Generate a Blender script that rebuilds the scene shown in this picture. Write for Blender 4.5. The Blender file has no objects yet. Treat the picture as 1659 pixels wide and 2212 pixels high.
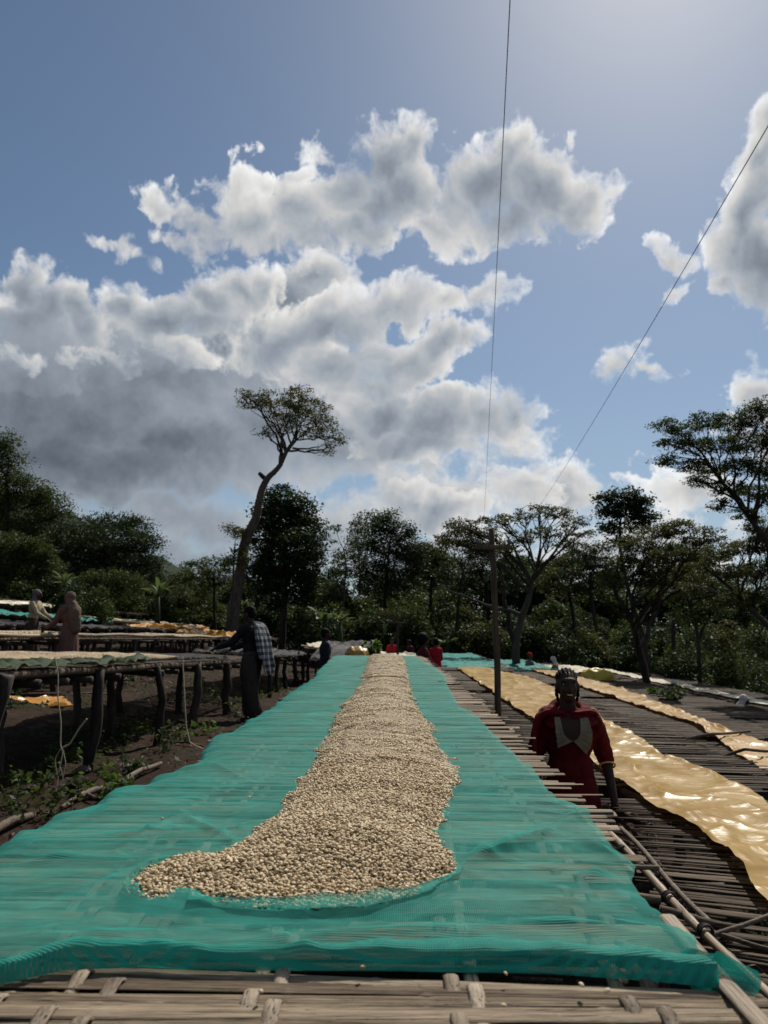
import bpy, bmesh, math, random
import numpy as np
from mathutils import Vector, Matrix, Euler

SC = bpy.context.scene
COL = SC.collection
R = math.radians
rng = np.random.default_rng(7)
random.seed(7)

# ------------------------------------------------------------------ camera
CAM_Z = 1.40                      # metres above the ground beside the near bed
FPX = 2212 * 26 / 36              # focal length in the pixels of a 1659 x 2212 view
PITCH = math.atan(249 / FPX)      # horizon lies below the middle of the frame
YAW = math.atan((864 - 829.5) * math.cos(PITCH) / FPX)
cam_data = bpy.data.cameras.new('camera')
cam = bpy.data.objects.new('camera', cam_data)
COL.objects.link(cam)
cam_data.sensor_fit = 'VERTICAL'
cam_data.sensor_height = 36
cam_data.sensor_width = 27
cam_data.lens = 26
cam_data.clip_start = 0.02
cam_data.clip_end = 5000
cam_data.dof.use_dof = True
cam_data.dof.focus_distance = 2.6
cam_data.dof.aperture_fstop = 6.0
cam.location = (0, 0, CAM_Z)
cam.rotation_euler = (math.pi / 2 + PITCH, 0, YAW)
SC.camera = cam
SC.render.resolution_x, SC.render.resolution_y = 768, 1024
SC.view_settings.view_transform = 'Standard'
SC.view_settings.look = 'None'
SC.view_settings.gamma = 1
SC.view_settings.use_curve_mapping = False
SC.view_settings.exposure = -0.08
SC.render.engine = 'CYCLES'
SC.cycles.max_bounces = 6
SC.cycles.transparent_max_bounces = 12
SC.cycles.transmission_bounces = 4
SC.cycles.use_denoising = True


def ray(xd, yd):
    """direction in the world of a point of the 1659 x 2212 view"""
    u = (xd - 829.5) / FPX
    v = (1106 - yd) / FPX
    f = math.cos(PITCH) - v * math.sin(PITCH)
    up = math.sin(PITCH) + v * math.cos(PITCH)
    c, s = math.cos(YAW), math.sin(YAW)
    return Vector((u * c - f * s, u * s + f * c, up))


def at_z(xd, yd, z):
    d = ray(xd, yd)
    t = (z - CAM_Z) / d.z
    return Vector((d.x * t, d.y * t, z))


def at_y(xd, yd, y):
    d = ray(xd, yd)
    t = y / d.y
    return Vector((d.x * t, y, CAM_Z + d.z * t))


# ------------------------------------------------------------------ world and sun
SUN_EL, SUN_AZ = R(48), R(23)      # azimuth counted from +Y towards +X
world = bpy.data.worlds.new('World')
SC.world = world
world.use_nodes = True


class NT:
    """a small writer for node trees"""
    def __init__(self, tree):
        self.t = tree
        self.n = tree.nodes
        self.l = tree.links

    def new(self, kind, **kw):
        nd = self.n.new(kind)
        for k, v in kw.items():
            setattr(nd, k, v)
        return nd

    def put(self, sock, v):
        if v is None:
            return
        if hasattr(v, 'is_output'):
            self.l.new(v, sock)
        else:
            sock.default_value = v

    def math(self, op, a, b=None, c=None, clamp=False):
        nd = self.new('ShaderNodeMath', operation=op, use_clamp=clamp)
        self.put(nd.inputs[0], a); self.put(nd.inputs[1], b)
        if c is not None:
            self.put(nd.inputs[2], c)
        return nd.outputs[0]

    def vec(self, op, a, b=None, scale=None):
        nd = self.new('ShaderNodeVectorMath', operation=op)
        self.put(nd.inputs[0], a); self.put(nd.inputs[1], b)
        if scale is not None:
            self.put(nd.inputs[3], scale)
        return nd.outputs[1] if op in ('LENGTH', 'DOT_PRODUCT', 'DISTANCE') else nd.outputs[0]

    def noise(self, vec, scale, detail=4, rough=0.55, out='Fac', dist=0.0, kind='FBM', lac=2.0):
        nd = self.new('ShaderNodeTexNoise', noise_type=kind)
        self.put(nd.inputs['Vector'], vec)
        nd.inputs['Scale'].default_value = scale
        nd.inputs['Detail'].default_value = detail
        nd.inputs['Roughness'].default_value = rough
        nd.inputs['Lacunarity'].default_value = lac
        nd.inputs['Distortion'].default_value = dist
        return nd.outputs[out]

    def voro(self, vec, scale, feature='F1', out='Distance', smooth=None, rnd=1.0, detail=0.0):
        nd = self.new('ShaderNodeTexVoronoi', feature=feature)
        self.put(nd.inputs['Vector'], vec)
        nd.inputs['Scale'].default_value = scale
        nd.inputs['Randomness'].default_value = rnd
        nd.inputs['Detail'].default_value = detail
        if smooth is not None:
            nd.inputs['Smoothness'].default_value = smooth
        return nd.outputs[out]

    def ramp(self, fac, stops, mode='LINEAR'):
        nd = self.new('ShaderNodeValToRGB')
        nd.color_ramp.interpolation = mode
        e = nd.color_ramp.elements
        while len(e) > 1:
            e.remove(e[-1])
        for i, (p, c) in enumerate(stops):
            el = e[0] if i == 0 else e.new(p)
            el.position = p
            el.color = (*c, 1) if len(c) == 3 else c
        self.put(nd.inputs[0], fac)
        return nd.outputs[0]

    def mix(self, fac, a, b, blend='MIX'):
        nd = self.new('ShaderNodeMix', data_type='RGBA', blend_type=blend)
        self.put(nd.inputs[0], fac)
        self.put(nd.inputs[6], (*a, 1) if isinstance(a, tuple) and len(a) == 3 else a)
        self.put(nd.inputs[7], (*b, 1) if isinstance(b, tuple) and len(b) == 3 else b)
        return nd.outputs[2]

    def maprange(self, v, a, b, c=0.0, d=1.0, kind='SMOOTHSTEP'):
        nd = self.new('ShaderNodeMapRange', interpolation_type=kind)
        nd.clamp = True if kind == 'LINEAR' else nd.clamp
        for i, x in enumerate((v, a, b, c, d)):
            self.put(nd.inputs[i], x)
        return nd.outputs[0]

    def mapping(self, vec, scale=(1, 1, 1), rot=(0, 0, 0), loc=(0, 0, 0)):
        nd = self.new('ShaderNodeMapping')
        self.put(nd.inputs[0], vec)
        nd.inputs[1].default_value = loc
        nd.inputs[2].default_value = rot
        nd.inputs[3].default_value = scale
        return nd.outputs[0]


def angles(xd, yd):
    d = ray(xd, yd).normalized()
    return math.atan2(d.x, d.y), math.asin(d.z)


# cumulus banks in three depths: centre x, y and half sizes in view pixels, peak thickness, tilt in degrees
CLOUDS_FAR = [
    (150, 900, 420, 190, 1.35, 0), (200, 1000, 400, 95, 1.75, 0), (400, 960, 260, 110, 1.5, 0), (330, 800, 300, 140, 1.15, 0),
    (500, 740, 130, 100, 1.0, 0), (620, 640, 105, 80, 1.1, 0), (690, 590, 75, 62, .95, 0), (590, 900, 230, 130, 1.0, 0), (560, 760, 170, 110, 1.0, 0),
    (720, 960, 220, 110, .8, 0), (960, 990, 160, 36, .5, -8),
    (420, 1120, 330, 75, .75, 0), (640, 1160, 250, 100, .7, 0), (930, 1085, 170, 80, .8, 0), (1090, 1060, 60, 40, .5, 0),
    (1180, 1050, 120, 62, .72, 8), (1240, 1030, 80, 30, .5, 10), (1060, 970, 60, 26, .42, -20), (1110, 940, 40, 20, .36, -20),
    (480, 1210, 330, 80, .75, 0), (900, 1210, 300, 80, .75, 0), (1470, 1045, 80, 44, .5, 8), (1400, 1190, 240, 70, .55, 0), (1350, 1030, 30, 12, .3, 0),
    (1640, 850, 50, 50, .7, -35), (1600, 900, 50, 26, .5, -15), (1660, 930, 60, 40, .6, 0),
]
CLOUDS_MID = [
    (45, 650, 62, 66, 1.0, 0), (115, 690, 70, 70, 1.0, 0), (190, 690, 58, 66, 1.0, 0), (60, 740, 130, 80, 1.0, 0), (215, 740, 60, 50, .8, 0), (30, 800, 120, 50, .75, 0),
    (300, 665, 45, 52, .95, 0), (360, 690, 62, 58, 1.0, 0), (440, 650, 46, 52, .9, 0), (505, 635, 60, 44, .85, 0), (560, 620, 46, 36, .8, 0), (420, 700, 80, 44, .8, 0),
    (640, 720, 150, 60, .85, -12), (740, 700, 120, 60, .85, -5), (860, 660, 130, 46, .7, -6), (960, 660, 90, 34, .6, -14), (1045, 640, 62, 28, .55, -20), (740, 800, 120, 66, .8, 0), (820, 770, 90, 46, .6, 0),
    (860, 800, 110, 60, .8, -8), (950, 755, 80, 52, .85, -10), (1010, 750, 48, 36, .6, -25), (800, 850, 90, 40, .6, 0),
    (830, 905, 100, 62, 1.05, 0), (930, 910, 110, 60, 1.05, 0), (1040, 905, 100, 44, .85, 4), (1120, 890, 72, 46, .8, 22), (900, 960, 140, 40, .8, 0), (930, 610, 26, 10, .3, -10),
    (960, 1100, 90, 44, .95, 0), (870, 1090, 60, 36, .6, 0), (1130, 1060, 70, 46, .55, 0),
]
CLOUDS_NEAR = [
    (845, 350, 78, 92, 1.15, 0), (905, 330, 52, 62, .95, 0), (830, 290, 44, 38, .8, 0), (870, 410, 100, 72, 1.2, 0), (745, 400, 80, 62, .8, -20), (790, 430, 90, 50, .9, 0),
    (1110, 330, 50, 56, .95, 0), (1060, 385, 90, 82, 1.05, 0), (1160, 410, 110, 92, 1.15, 10), (1245, 440, 62, 66, .85, 20), (990, 430, 50, 60, .62, 0), (940, 490, 60, 44, .55, 20), (1080, 480, 110, 50, .9, 0),
    (650, 470, 95, 80, .7, 10), (540, 500, 90, 66, .62, 20), (440, 490, 100, 46, .58, 28), (350, 430, 70, 32, .52, 30), (690, 530, 90, 46, .62, -5), (780, 500, 70, 52, .72, -12), (600, 550, 80, 36, .5, 8),
    (515, 420, 26, 62, .36, 20), (560, 400, 50, 22, .3, 30), (640, 380, 60, 22, .3, -20), (680, 318, 40, 24, .34, 10), (420, 540, 90, 26, .36, 20),
    (258, 520, 26, 34, .46, 0), (225, 515, 50, 13, .36, 10), (285, 545, 40, 15, .36, 30),
    (285, 765, 56, 22, .5, -6), (385, 762, 44, 30, .62, 0), (160, 778, 40, 20, .45, 0), (85, 770, 24, 14, .35, 0), (40, 760, 50, 18, .4, 0),
    (1438, 535, 52, 36, .62, 10), (1405, 505, 22, 14, .4, 0), (1440, 612, 24, 14, .4, 0), (1312, 790, 62, 30, .52, -25), (1345, 765, 40, 16, .36, -35), (1405, 778, 50, 24, .55, 4), (1240, 300, 14, 16, .36, 0),
    (1640, 450, 62, 130, 1.15, 20), (1600, 545, 70, 66, .95, 10), (1690, 560, 110, 110, 1.2, 0), (1560, 610, 46, 30, .6, 0), (1650, 330, 42, 70, .9, 20), (1670, 280, 30, 50, .8, 0),
]


def value_noise(x, y, px, seed):
    """smooth lattice noise in -1..1; px: whole number of cells round the sky"""
    r = np.random.default_rng(seed)
    ny = int(np.ceil(y.max() - y.min())) + 3
    ang = r.uniform(0, 2 * np.pi, (ny, px))
    gx, gy = np.cos(ang).astype(np.float32), np.sin(ang).astype(np.float32)
    y = y - np.floor(y.min())
    xi, yi = np.floor(x).astype(np.int32), np.floor(y).astype(np.int32)
    fx, fy = (x - xi).astype(np.float32), (y - yi).astype(np.float32)
    u, v = fx ** 3 * (fx * (fx * 6 - 15) + 10), fy ** 3 * (fy * (fy * 6 - 15) + 10)
    x0, x1 = xi % px, (xi + 1) % px
    y1 = yi + 1

    def gr(ix, iy, dx, dy):
        return gx[iy, ix] * dx + gy[iy, ix] * dy
    n0 = gr(x0, yi, fx, fy); n1 = gr(x1, yi, fx - 1, fy)
    m0 = gr(x0, y1, fx, fy - 1); m1 = gr(x1, y1, fx - 1, fy - 1)
    a = n0 + (n1 - n0) * u; b_ = m0 + (m1 - m0) * u
    return (a + (b_ - a) * v) * 1.5


def cloud_map():
    """cover and brightness of the clouds over azimuth and elevation, computed once for the world's nodes"""
    W, H = 5120, 1024
    E0, E1 = R(-4), R(68)
    k = W / (2 * np.pi)
    kv = H / (E1 - E0)

    def fbm(x, y, cells, octs, seed, gain=.5, billow=False):
        tot, amp = np.zeros_like(x), 1.0
        for o in range(octs):
            c = cells * 2 ** o
            n = value_noise(x * c / (2 * np.pi), y * c / (2 * np.pi), c, seed + o)
            tot += amp * ((.35 - np.abs(n)) * 2 if billow else n)
            amp *= gain
        return tot

    def layer(az, el, blobs, seed, field=None, step=1.0, fine=True):
        h, w = az.shape
        kx, ky = (w - 1) / (az[0, -1] - az[0, 0]), (h - 1) / (el[-1, 0] - el[0, 0])
        wx = fbm(az, el, 44, 5, seed + 11, .55); wy = fbm(az, el, 44, 5, seed + 31, .55)
        qx, qy = az + .026 * wx, el + .022 * wy
        if fine:
            qx = qx + .005 * fbm(az, el, 230, 4, seed + 51, .6); qy = qy + .005 * fbm(az, el, 230, 4, seed + 71, .6)
        T = np.full((h, w), -1.5, np.float32) if field is None else field.astype(np.float32)
        for (x, y, rx, ry, peak, tilt) in blobs:
            a, e = angles(x, y)
            s = 1.12 / (FPX * ray(x, y).length)
            sx, sy = rx * s / max(.3, math.cos(e)), ry * s
            m = max(sx, sy) * 1.9 + .08
            j0, j1 = int((a - m - az[0, 0]) * kx), int((a + m - az[0, 0]) * kx)
            i0, i1 = int((e - m - el[0, 0]) * ky), int((e + m - el[0, 0]) * ky)
            j0, j1, i0, i1 = max(j0, 0), min(j1, w), max(i0, 0), min(i1, h)
            if j1 <= j0 or i1 <= i0:
                continue
            dx, dy = qx[i0:i1, j0:j1] - a, qy[i0:i1, j0:j1] - e
            c, sn = math.cos(R(tilt)), math.sin(R(tilt))
            d = np.sqrt(((dx * c - dy * sn) / sx) ** 2 + ((dx * sn + dy * c) / sy) ** 2)
            b = peak * (1 - d)
            t = T[i0:i1, j0:j1]
            hh = np.maximum(.10 - np.abs(t - b), 0) / .10
            T[i0:i1, j0:j1] = np.maximum(t, b) + hh ** 3 * .10 / 6
        puff = fbm(qx, qy, 90, 4, seed + 111, .55, True)
        rag = fbm(az + .012 * wx, el + .006 * wy, 120, 6 if fine else 3, seed + 131, .64)
        edge = np.clip(1.25 - np.maximum(T, 0) * .85, .3, 1.25)       # deep inside the cloud is smooth
        th = T + edge * (.14 * puff + .19 * rag)
        soft = np.clip(.46 + .40 * fbm(az, el, 26, 3, seed + 151), .2, .95)
        alpha = np.clip(th / soft, 0, 1); alpha = alpha ** 1.2 * (2.2 - 1.2 * alpha)
        torn = np.clip(.62 + .85 * fbm(az + .03 * wx, el + .012 * wy, 64, 5 if fine else 2, seed + 171, .6), .15, 1)
        alpha = alpha * (torn + (1 - torn) * np.clip(th / .55, 0, 1))
        # light walks in from the sun's side
        pos = np.maximum(th, 0)
        ux = (SUN_AZ - az) * np.cos(.5 * (el + SUN_EL)); uy = SUN_EL - el
        ln = np.sqrt(ux * ux + uy * uy) + 1e-4
        ux, uy = ux / ln / np.cos(el), uy / ln
        ii, jj = np.mgrid[0:h, 0:w].astype(np.int32)
        shade = np.zeros_like(T)
        for q in range(1, 9):
            st = .0028 * q ** 1.55
            i = np.clip(ii + uy * st * ky, 0, h - 1).astype(np.int32)
            j = np.clip(jj + ux * st * kx, 0, w - 1).astype(np.int32)
            shade += pos[i, j] * (1.2 / q ** .35)
        shade /= 8
        veil = np.exp(-2.5 * np.maximum(.5 * th + .5 * T, 0))      # thin cloud lets the sun through
        br = .33 + .44 * veil + .78 * np.exp(-3.2 * shade) * (.42 + .58 * veil) + .07 * puff * edge + .07 * rag
        br *= 1 - .27 * np.clip((T - .75) / .9, 0, 1)
        return np.clip(alpha, 0, 1), np.clip(br, .1, 1.35)

    # all round, coarse: the sky one does not look at goes on with the same broken cloud
    w, h = 1280, 256
    az = np.linspace(-np.pi, np.pi, w, endpoint=False, dtype=np.float32)[None, :].repeat(h, 0)
    el = np.linspace(E0, E1, h, dtype=np.float32)[:, None].repeat(w, 1)
    sd = np.clip((np.abs(az) - .62) / .3, 0, 1)
    f = sd * (fbm(az, el, 14, 3, 91) * 1.7 - .22) - 1.5 * (1 - sd)
    A, B = layer(az, el, [], 400, f, fine=False)
    A = A.repeat(4, 0).repeat(4, 1); B = B.repeat(4, 0).repeat(4, 1)
    # the side in view, fine
    j0, j1 = int((np.pi - .98) * k), int((np.pi + .98) * k)
    az = (np.arange(j0, j1, dtype=np.float32) / k - np.pi)[None, :].repeat(H, 0)
    el = np.linspace(E0, E1, H, dtype=np.float32)[:, None].repeat(j1 - j0, 1)
    fade = np.clip((.96 - np.abs(az)) / .2, 0, 1)
    a0, b0 = A[:, j0:j1], B[:, j0:j1]
    for blobs, sd in ((CLOUDS_FAR, 0), (CLOUDS_MID, 1000), (CLOUDS_NEAR, 2000)):
        a, b = layer(az, el, blobs, sd)
        a *= fade
        if sd == 1000:       # the undersides of the banked puffs melt into the grey body of the bank
            e0, e1 = angles(300, 800)[1], angles(300, 715)[1]
            lo = np.clip((e1 - el) / (e1 - e0), 0, 1) * np.clip((angles(600, 700)[0] - az) / .12, 0, 1)
            a *= 1 - .85 * lo * lo * (3 - 2 * lo)
        tot = a + a0 * (1 - a)
        b0 = np.where(tot > 1e-4, (b * a + b0 * a0 * (1 - a)) / np.maximum(tot, 1e-4), b)
        a0 = tot
    A[:, j0:j1], B[:, j0:j1] = a0, b0
    px = np.ones((H, W, 4), np.float32)
    px[..., 0] = A; px[..., 1] = B
    im = bpy.data.images.new('cloud_map', W, H, float_buffer=True, is_data=True)
    im.pixels.foreach_set(px.ravel())
    im.update()
    im.pack()
    return im, E0, E1


def build_world():
    t = NT(world.node_tree)
    t.n.clear()
    out = t.new('ShaderNodeOutputWorld')
    bg = t.new('ShaderNodeBackground')
    t.l.new(bg.outputs[0], out.inputs[0])
    sky = t.new('ShaderNodeTexSky', sky_type='NISHITA')
    sky.sun_disc = False
    sky.sun_elevation = SUN_EL
    sky.sun_rotation = SUN_AZ
    sky.altitude = 1800
    sky.air_density = 1.0
    sky.dust_density = SKY_DUST
    sky.ozone_density = 1.0
    bg.inputs[1].default_value = SKY_STRENGTH
    tc = t.new('ShaderNodeTexCoord')
    D = t.vec('NORMALIZE', tc.outputs['Generated'])
    s = t.new('ShaderNodeSeparateXYZ'); t.put(s.inputs[0], D)
    az = t.math('ARCTAN2', s.outputs[0], s.outputs[1])
    el = t.math('ARCSINE', s.outputs[2])
    im, E0, E1 = cloud_map()
    c = t.new('ShaderNodeCombineXYZ')
    t.put(c.inputs[0], t.math('MULTIPLY_ADD', az, 1 / (2 * math.pi), .5))
    t.put(c.inputs[1], t.math('MAXIMUM', t.math('MINIMUM', t.math('MULTIPLY_ADD', el, 1 / (E1 - E0), -E0 / (E1 - E0)), .999), .001))
    tx = t.new('ShaderNodeTexImage', interpolation='Linear', extension='REPEAT')
    tx.image = im
    t.put(tx.inputs[0], c.outputs[0])
    ch = t.new('ShaderNodeSeparateColor'); t.put(ch.inputs[0], tx.outputs[0])
    alpha, br = ch.outputs[0], ch.outputs[1]
    # nearer the sun the clouds are brighter
    near = t.vec('DOT_PRODUCT', D, (math.sin(SUN_AZ) * math.cos(SUN_EL), math.cos(SUN_AZ) * math.cos(SUN_EL), math.sin(SUN_EL)))
    br = t.math('MULTIPLY', br, t.maprange(near, .45, 1.0, .78, 1.15, 'LINEAR'))
    tint = t.ramp(br, [(0, (.68, .85, 1.08)), (.55, (.81, .915, 1.04)), (.85, (1, .995, .985))])
    cl = t.vec('SCALE', tint, scale=t.math('MULTIPLY', br, CLOUD_GAIN / SKY_STRENGTH))
    skyc = t.mix(1.0, sky.outputs[0], SKY_TINT, 'MULTIPLY')
    # moist air over the horizon
    hz = t.maprange(s.outputs[2], 0, .45, .55, 0, 'SMOOTHSTEP')
    skyc = t.mix(hz, skyc, tuple(v / SKY_STRENGTH for v in (.30, .38, .48)))
    col = t.mix(alpha, skyc, cl)
    low = t.maprange(s.outputs[2], -.04, .0)
    col = t.mix(low, (.5, .5, .45), col)
    t.put(bg.inputs[0], col)


SKY_DUST = 1.9
SKY_TINT = (.90, .94, .90)
SKY_STRENGTH = 0.095
CLOUD_GAIN = 0.77
build_world()

sun_d = bpy.data.lights.new('sun', 'SUN')
sun_d.energy = 5.0
sun_d.angle = R(0.53)
sun_d.color = (1.0, .95, .86)
sun = bpy.data.objects.new('sun', sun_d)
COL.objects.link(sun)
sun.rotation_euler = Vector((math.sin(SUN_AZ) * math.cos(SUN_EL), math.cos(SUN_AZ) * math.cos(SUN_EL), math.sin(SUN_EL))).to_track_quat('Z', 'Y').to_euler()

# ------------------------------------------------------------------ helpers
def noise2(x, y, seed=0):
    x = np.asarray(x, np.float32); y = np.asarray(y, np.float32)
    return value_noise(x + 64.0, y + 64.0, 512, 5000 + seed)


def fbm2(x, y, octs=4, seed=0, gain=.5):
    tot, a, f = 0, 1.0, 1.0
    for o in range(octs):
        tot = tot + a * noise2(x * f, y * f, seed + o); a *= gain; f *= 2
    return tot


def props(o, label=None, cat=None, group=None, kind=None):
    if label: o['label'] = label
    if cat: o['category'] = cat
    if group: o['group'] = group
    if kind: o['kind'] = kind
    return o


def link(o, parent=None):
    COL.objects.link(o)
    if parent is not None:
        o.parent = parent
    return o


def thing(name, label, cat, loc=(0, 0, 0), rz=0.0, group=None):
    o = bpy.data.objects.new(name, None)
    o.empty_display_size = .2
    o.location = loc; o.rotation_euler = (0, 0, rz)
    link(o)
    return props(o, label, cat, group)


class MB:
    """collects verts, quads and tris, and links them as one mesh object"""
    def __init__(self):
        self.v, self.q, self.t, self.n = [], [], [], 0
        self.uv = None

    def add(self, v, quads=None, tris=None):
        v = np.asarray(v, np.float32).reshape(-1, 3)
        if quads is not None and len(quads):
            self.q.append(np.asarray(quads, np.int32).reshape(-1, 4) + self.n)
        if tris is not None and len(tris):
            self.t.append(np.asarray(tris, np.int32).reshape(-1, 3) + self.n)
        self.v.append(v); self.n += len(v)
        return self

    def grid(self, g, wrap=False):
        h, w = g.shape[:2]
        i = np.arange(h * w).reshape(h, w)
        if wrap:
            j = np.concatenate([i, i[:, :1]], 1)
        else:
            j = i
        q = np.stack([j[:-1, :-1], j[:-1, 1:], j[1:, 1:], j[1:, :-1]], -1).reshape(-1, 4)
        return self.add(g.reshape(-1, 3), q)

    def tube(self, pts, rad, n=8, caps=True, flat=1.0):
        pts = np.asarray(pts, float)
        rad = np.broadcast_to(np.asarray(rad, float), (len(pts),))
        tan = np.gradient(pts, axis=0)
        tan /= np.linalg.norm(tan, axis=1)[:, None] + 1e-9
        ref = np.array([0, 0, 1.0]) if abs(tan[0][2]) < .9 else np.array([1.0, 0, 0])
        rings = []
        a = np.arange(n) / n * 2 * np.pi
        for p, t, r in zip(pts, tan, rad):
            s = np.cross(ref, t); s /= np.linalg.norm(s) + 1e-9
            u = np.cross(t, s)
            ref = u
            rings.append(p + r * (np.cos(a)[:, None] * s + flat * np.sin(a)[:, None] * u))
        b = self.n
        self.grid(np.array(rings), wrap=True)
        if caps:
            m = len(pts)
            for ring, p, fl in ((0, pts[0], 1), (m - 1, pts[-1], 0)):
                idx = np.arange(n) + ring * n
                nx = np.roll(idx, -1)
                c = self.n - b
                tr = np.stack([np.full(n, c), nx, idx] if fl else [np.full(n, c), idx, nx], 1)
                self.v.append(np.asarray(p, np.float32).reshape(1, 3)); self.n += 1
                self.t.append((tr + b).astype(np.int32))
        return self

    def box(self, c, s, rot=None):
        k = np.array([[x, y, z] for x in (-.5, .5) for y in (-.5, .5) for z in (-.5, .5)]) * np.asarray(s)
        if rot is not None:
            k = k @ np.array(Euler(rot).to_matrix()).T
        return self.add(k + np.asarray(c), [(0, 1, 3, 2), (4, 6, 7, 5), (0, 4, 5, 1), (2, 3, 7, 6), (0, 2, 6, 4), (1, 5, 7, 3)])

    def ball(self, c, r, n=10, m=7, rot=None, z0=-1.0):
        th = np.linspace(max(-np.pi / 2, math.asin(z0)), np.pi / 2, m)
        a = np.arange(n) / n * 2 * np.pi
        g = np.stack([np.cos(th)[:, None] * np.cos(a), np.cos(th)[:, None] * np.sin(a), np.sin(th)[:, None] * np.ones(n)], -1) * np.asarray(r)
        if rot is not None:
            g = g @ np.array(Euler(rot).to_matrix()).T
        return self.grid(g + np.asarray(c), wrap=True)

    def mesh(self, name, mat=None, smooth=True, uv=None):
        me = bpy.data.meshes.new(name)
        V = np.concatenate(self.v) if self.v else np.zeros((0, 3), np.float32)
        Q = np.concatenate(self.q) if self.q else np.zeros((0, 4), np.int32)
        T = np.concatenate(self.t) if self.t else np.zeros((0, 3), np.int32)
        me.vertices.add(len(V)); me.vertices.foreach_set('co', V.ravel())
        me.loops.add(len(Q) * 4 + len(T) * 3)
        me.loops.foreach_set('vertex_index', np.concatenate([Q.ravel(), T.ravel()]).astype(np.int32))
        me.polygons.add(len(Q) + len(T))
        st = np.concatenate([np.arange(len(Q)) * 4, len(Q) * 4 + np.arange(len(T)) * 3]).astype(np.int32)
        me.polygons.foreach_set('loop_start', st)
        me.polygons.foreach_set('use_smooth', np.full(len(Q) + len(T), smooth))
        if uv is not None:
            l = me.uv_layers.new(name='uv')
            idx = np.concatenate([Q.ravel(), T.ravel()])
            l.data.foreach_set('uv', uv[idx].astype(np.float32).ravel())
        me.update(calc_edges=True)
        if mat is not None:
            me.materials.append(mat)
        return me

    def build(self, name, mat=None, parent=None, smooth=True, uv=None, loc=None):
        o = bpy.data.objects.new(name, self.mesh(name, mat, smooth, uv))
        if loc is not None:
            o.location = loc
        return link(o, parent)


def copy_of(me, name, loc, rot=(0, 0, 0), scale=(1, 1, 1), parent=None):
    o = bpy.data.objects.new(name, me)
    o.location = loc; o.rotation_euler = rot; o.scale = scale
    return link(o, parent)


# ------------------------------------------------------------------ materials
def material(name):
    m = bpy.data.materials.new(name)
    m.use_nodes = True
    t = NT(m.node_tree); t.n.clear()
    out = t.new('ShaderNodeOutputMaterial')
    return m, t, out


def bsdf(t, out, color, rough=.7, spec=.3, bump=None, bump_d=.002, sheen=None, strength=1.0):
    b = t.new('ShaderNodeBsdfPrincipled')
    t.put(b.inputs['Base Color'], (*color, 1) if isinstance(color, tuple) else color)
    t.put(b.inputs['Roughness'], rough)
    b.inputs['Specular IOR Level'].default_value = spec
    if bump is not None:
        bn = t.new('ShaderNodeBump'); bn.inputs['Distance'].default_value = bump_d
        bn.inputs['Strength'].default_value = strength
        t.put(bn.inputs['Height'], bump); t.l.new(bn.outputs[0], b.inputs['Normal'])
    if out is not None:
        t.l.new(b.outputs[0], out.inputs[0])
    return b


def coords(t, which='Object'):
    return t.new('ShaderNodeTexCoord').outputs[which]


def island_random(t):
    a = t.new('ShaderNodeObjectInfo').outputs['Random']
    b = t.new('ShaderNodeNewGeometry').outputs['Random Per Island']
    return t.math('FRACT', t.math('ADD', a, b))


def wood(name, dark, mid, pale, axis=0, rough=.75, grain=60, knots=0.0, spec=.25):
    """weathered wood or bamboo with the grain along one axis of the object"""
    m, t, out = material(name)
    p = coords(t)
    sc = [grain, grain, grain]; sc[axis] = grain * .05
    r = island_random(t)
    off = t.new('ShaderNodeCombineXYZ'); t.put(off.inputs[0], t.math('MULTIPLY', r, 37.0)); t.put(off.inputs[1], t.math('MULTIPLY', r, 11.0))
    v = t.vec('ADD', t.mapping(p, sc), off.outputs[0])
    g = t.noise(v, 1.0, 5, .65)
    big = t.noise(t.vec('ADD', p, off.outputs[0]), 4.0, 3, .6)
    f = t.math('ADD', t.math('MULTIPLY', g, .85), t.math('MULTIPLY', big, .45))
    f = t.math('ADD', f, t.math('MULTIPLY', t.math('SUBTRACT', r, .5), .34))
    col = t.ramp(f, [(.38, dark), (.62, mid), (.92, pale)])
    sc2 = [grain * 2.2] * 3; sc2[axis] = grain * .035
    crack = t.noise(t.vec('ADD', t.mapping(p, sc2), off.outputs[0]), 1.0, 3, .6)
    crack = t.maprange(crack, .60, .68, 0, .8)
    col = t.mix(crack, col, tuple(c * .28 for c in dark))
    # dirt and mould spots
    sp = t.maprange(t.noise(p, 23.0, 4, .7), .60, .74, 0, .55)
    col = t.mix(sp, col, tuple(c * .35 for c in dark))
    bsdf(t, out, col, rough, spec, t.math('SUBTRACT', t.math('ADD', g, t.math('MULTIPLY', big, .6)), crack), .0035)
    return m


M = {}
M['slat'] = wood('split_bamboo', (.062, .042, .027), (.19, .142, .094), (.385, .30, .21), grain=130, spec=.15)
M['slat_dark'] = wood('old_split_bamboo', (.015, .010, .007), (.064, .046, .031), (.19, .142, .10), grain=110, spec=.1)
M['pole'] = wood('bamboo_pole', (.16, .115, .07), (.30, .225, .145), (.42, .34, .235), axis=1, rough=.5, spec=.4)
M['post'] = wood('rough_timber', (.013, .010, .008), (.036, .027, .020), (.075, .057, .043), axis=2, grain=60)
M['mast'] = wood('mast_timber', (.035, .024, .016), (.09, .062, .042), (.16, .115, .08), axis=2, grain=55)
M['stick'] = wood('dry_stick', (.035, .025, .018), (.10, .072, .05), (.20, .155, .115), axis=0)
M['bark'] = wood('bark', (.012, .009, .007), (.030, .024, .019), (.06, .05, .04), axis=2, grain=7, rough=.9)
M['bark_pale'] = wood('pale_bark', (.016, .013, .010), (.042, .033, .026), (.085, .07, .055), axis=2, grain=7, rough=.9)


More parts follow.
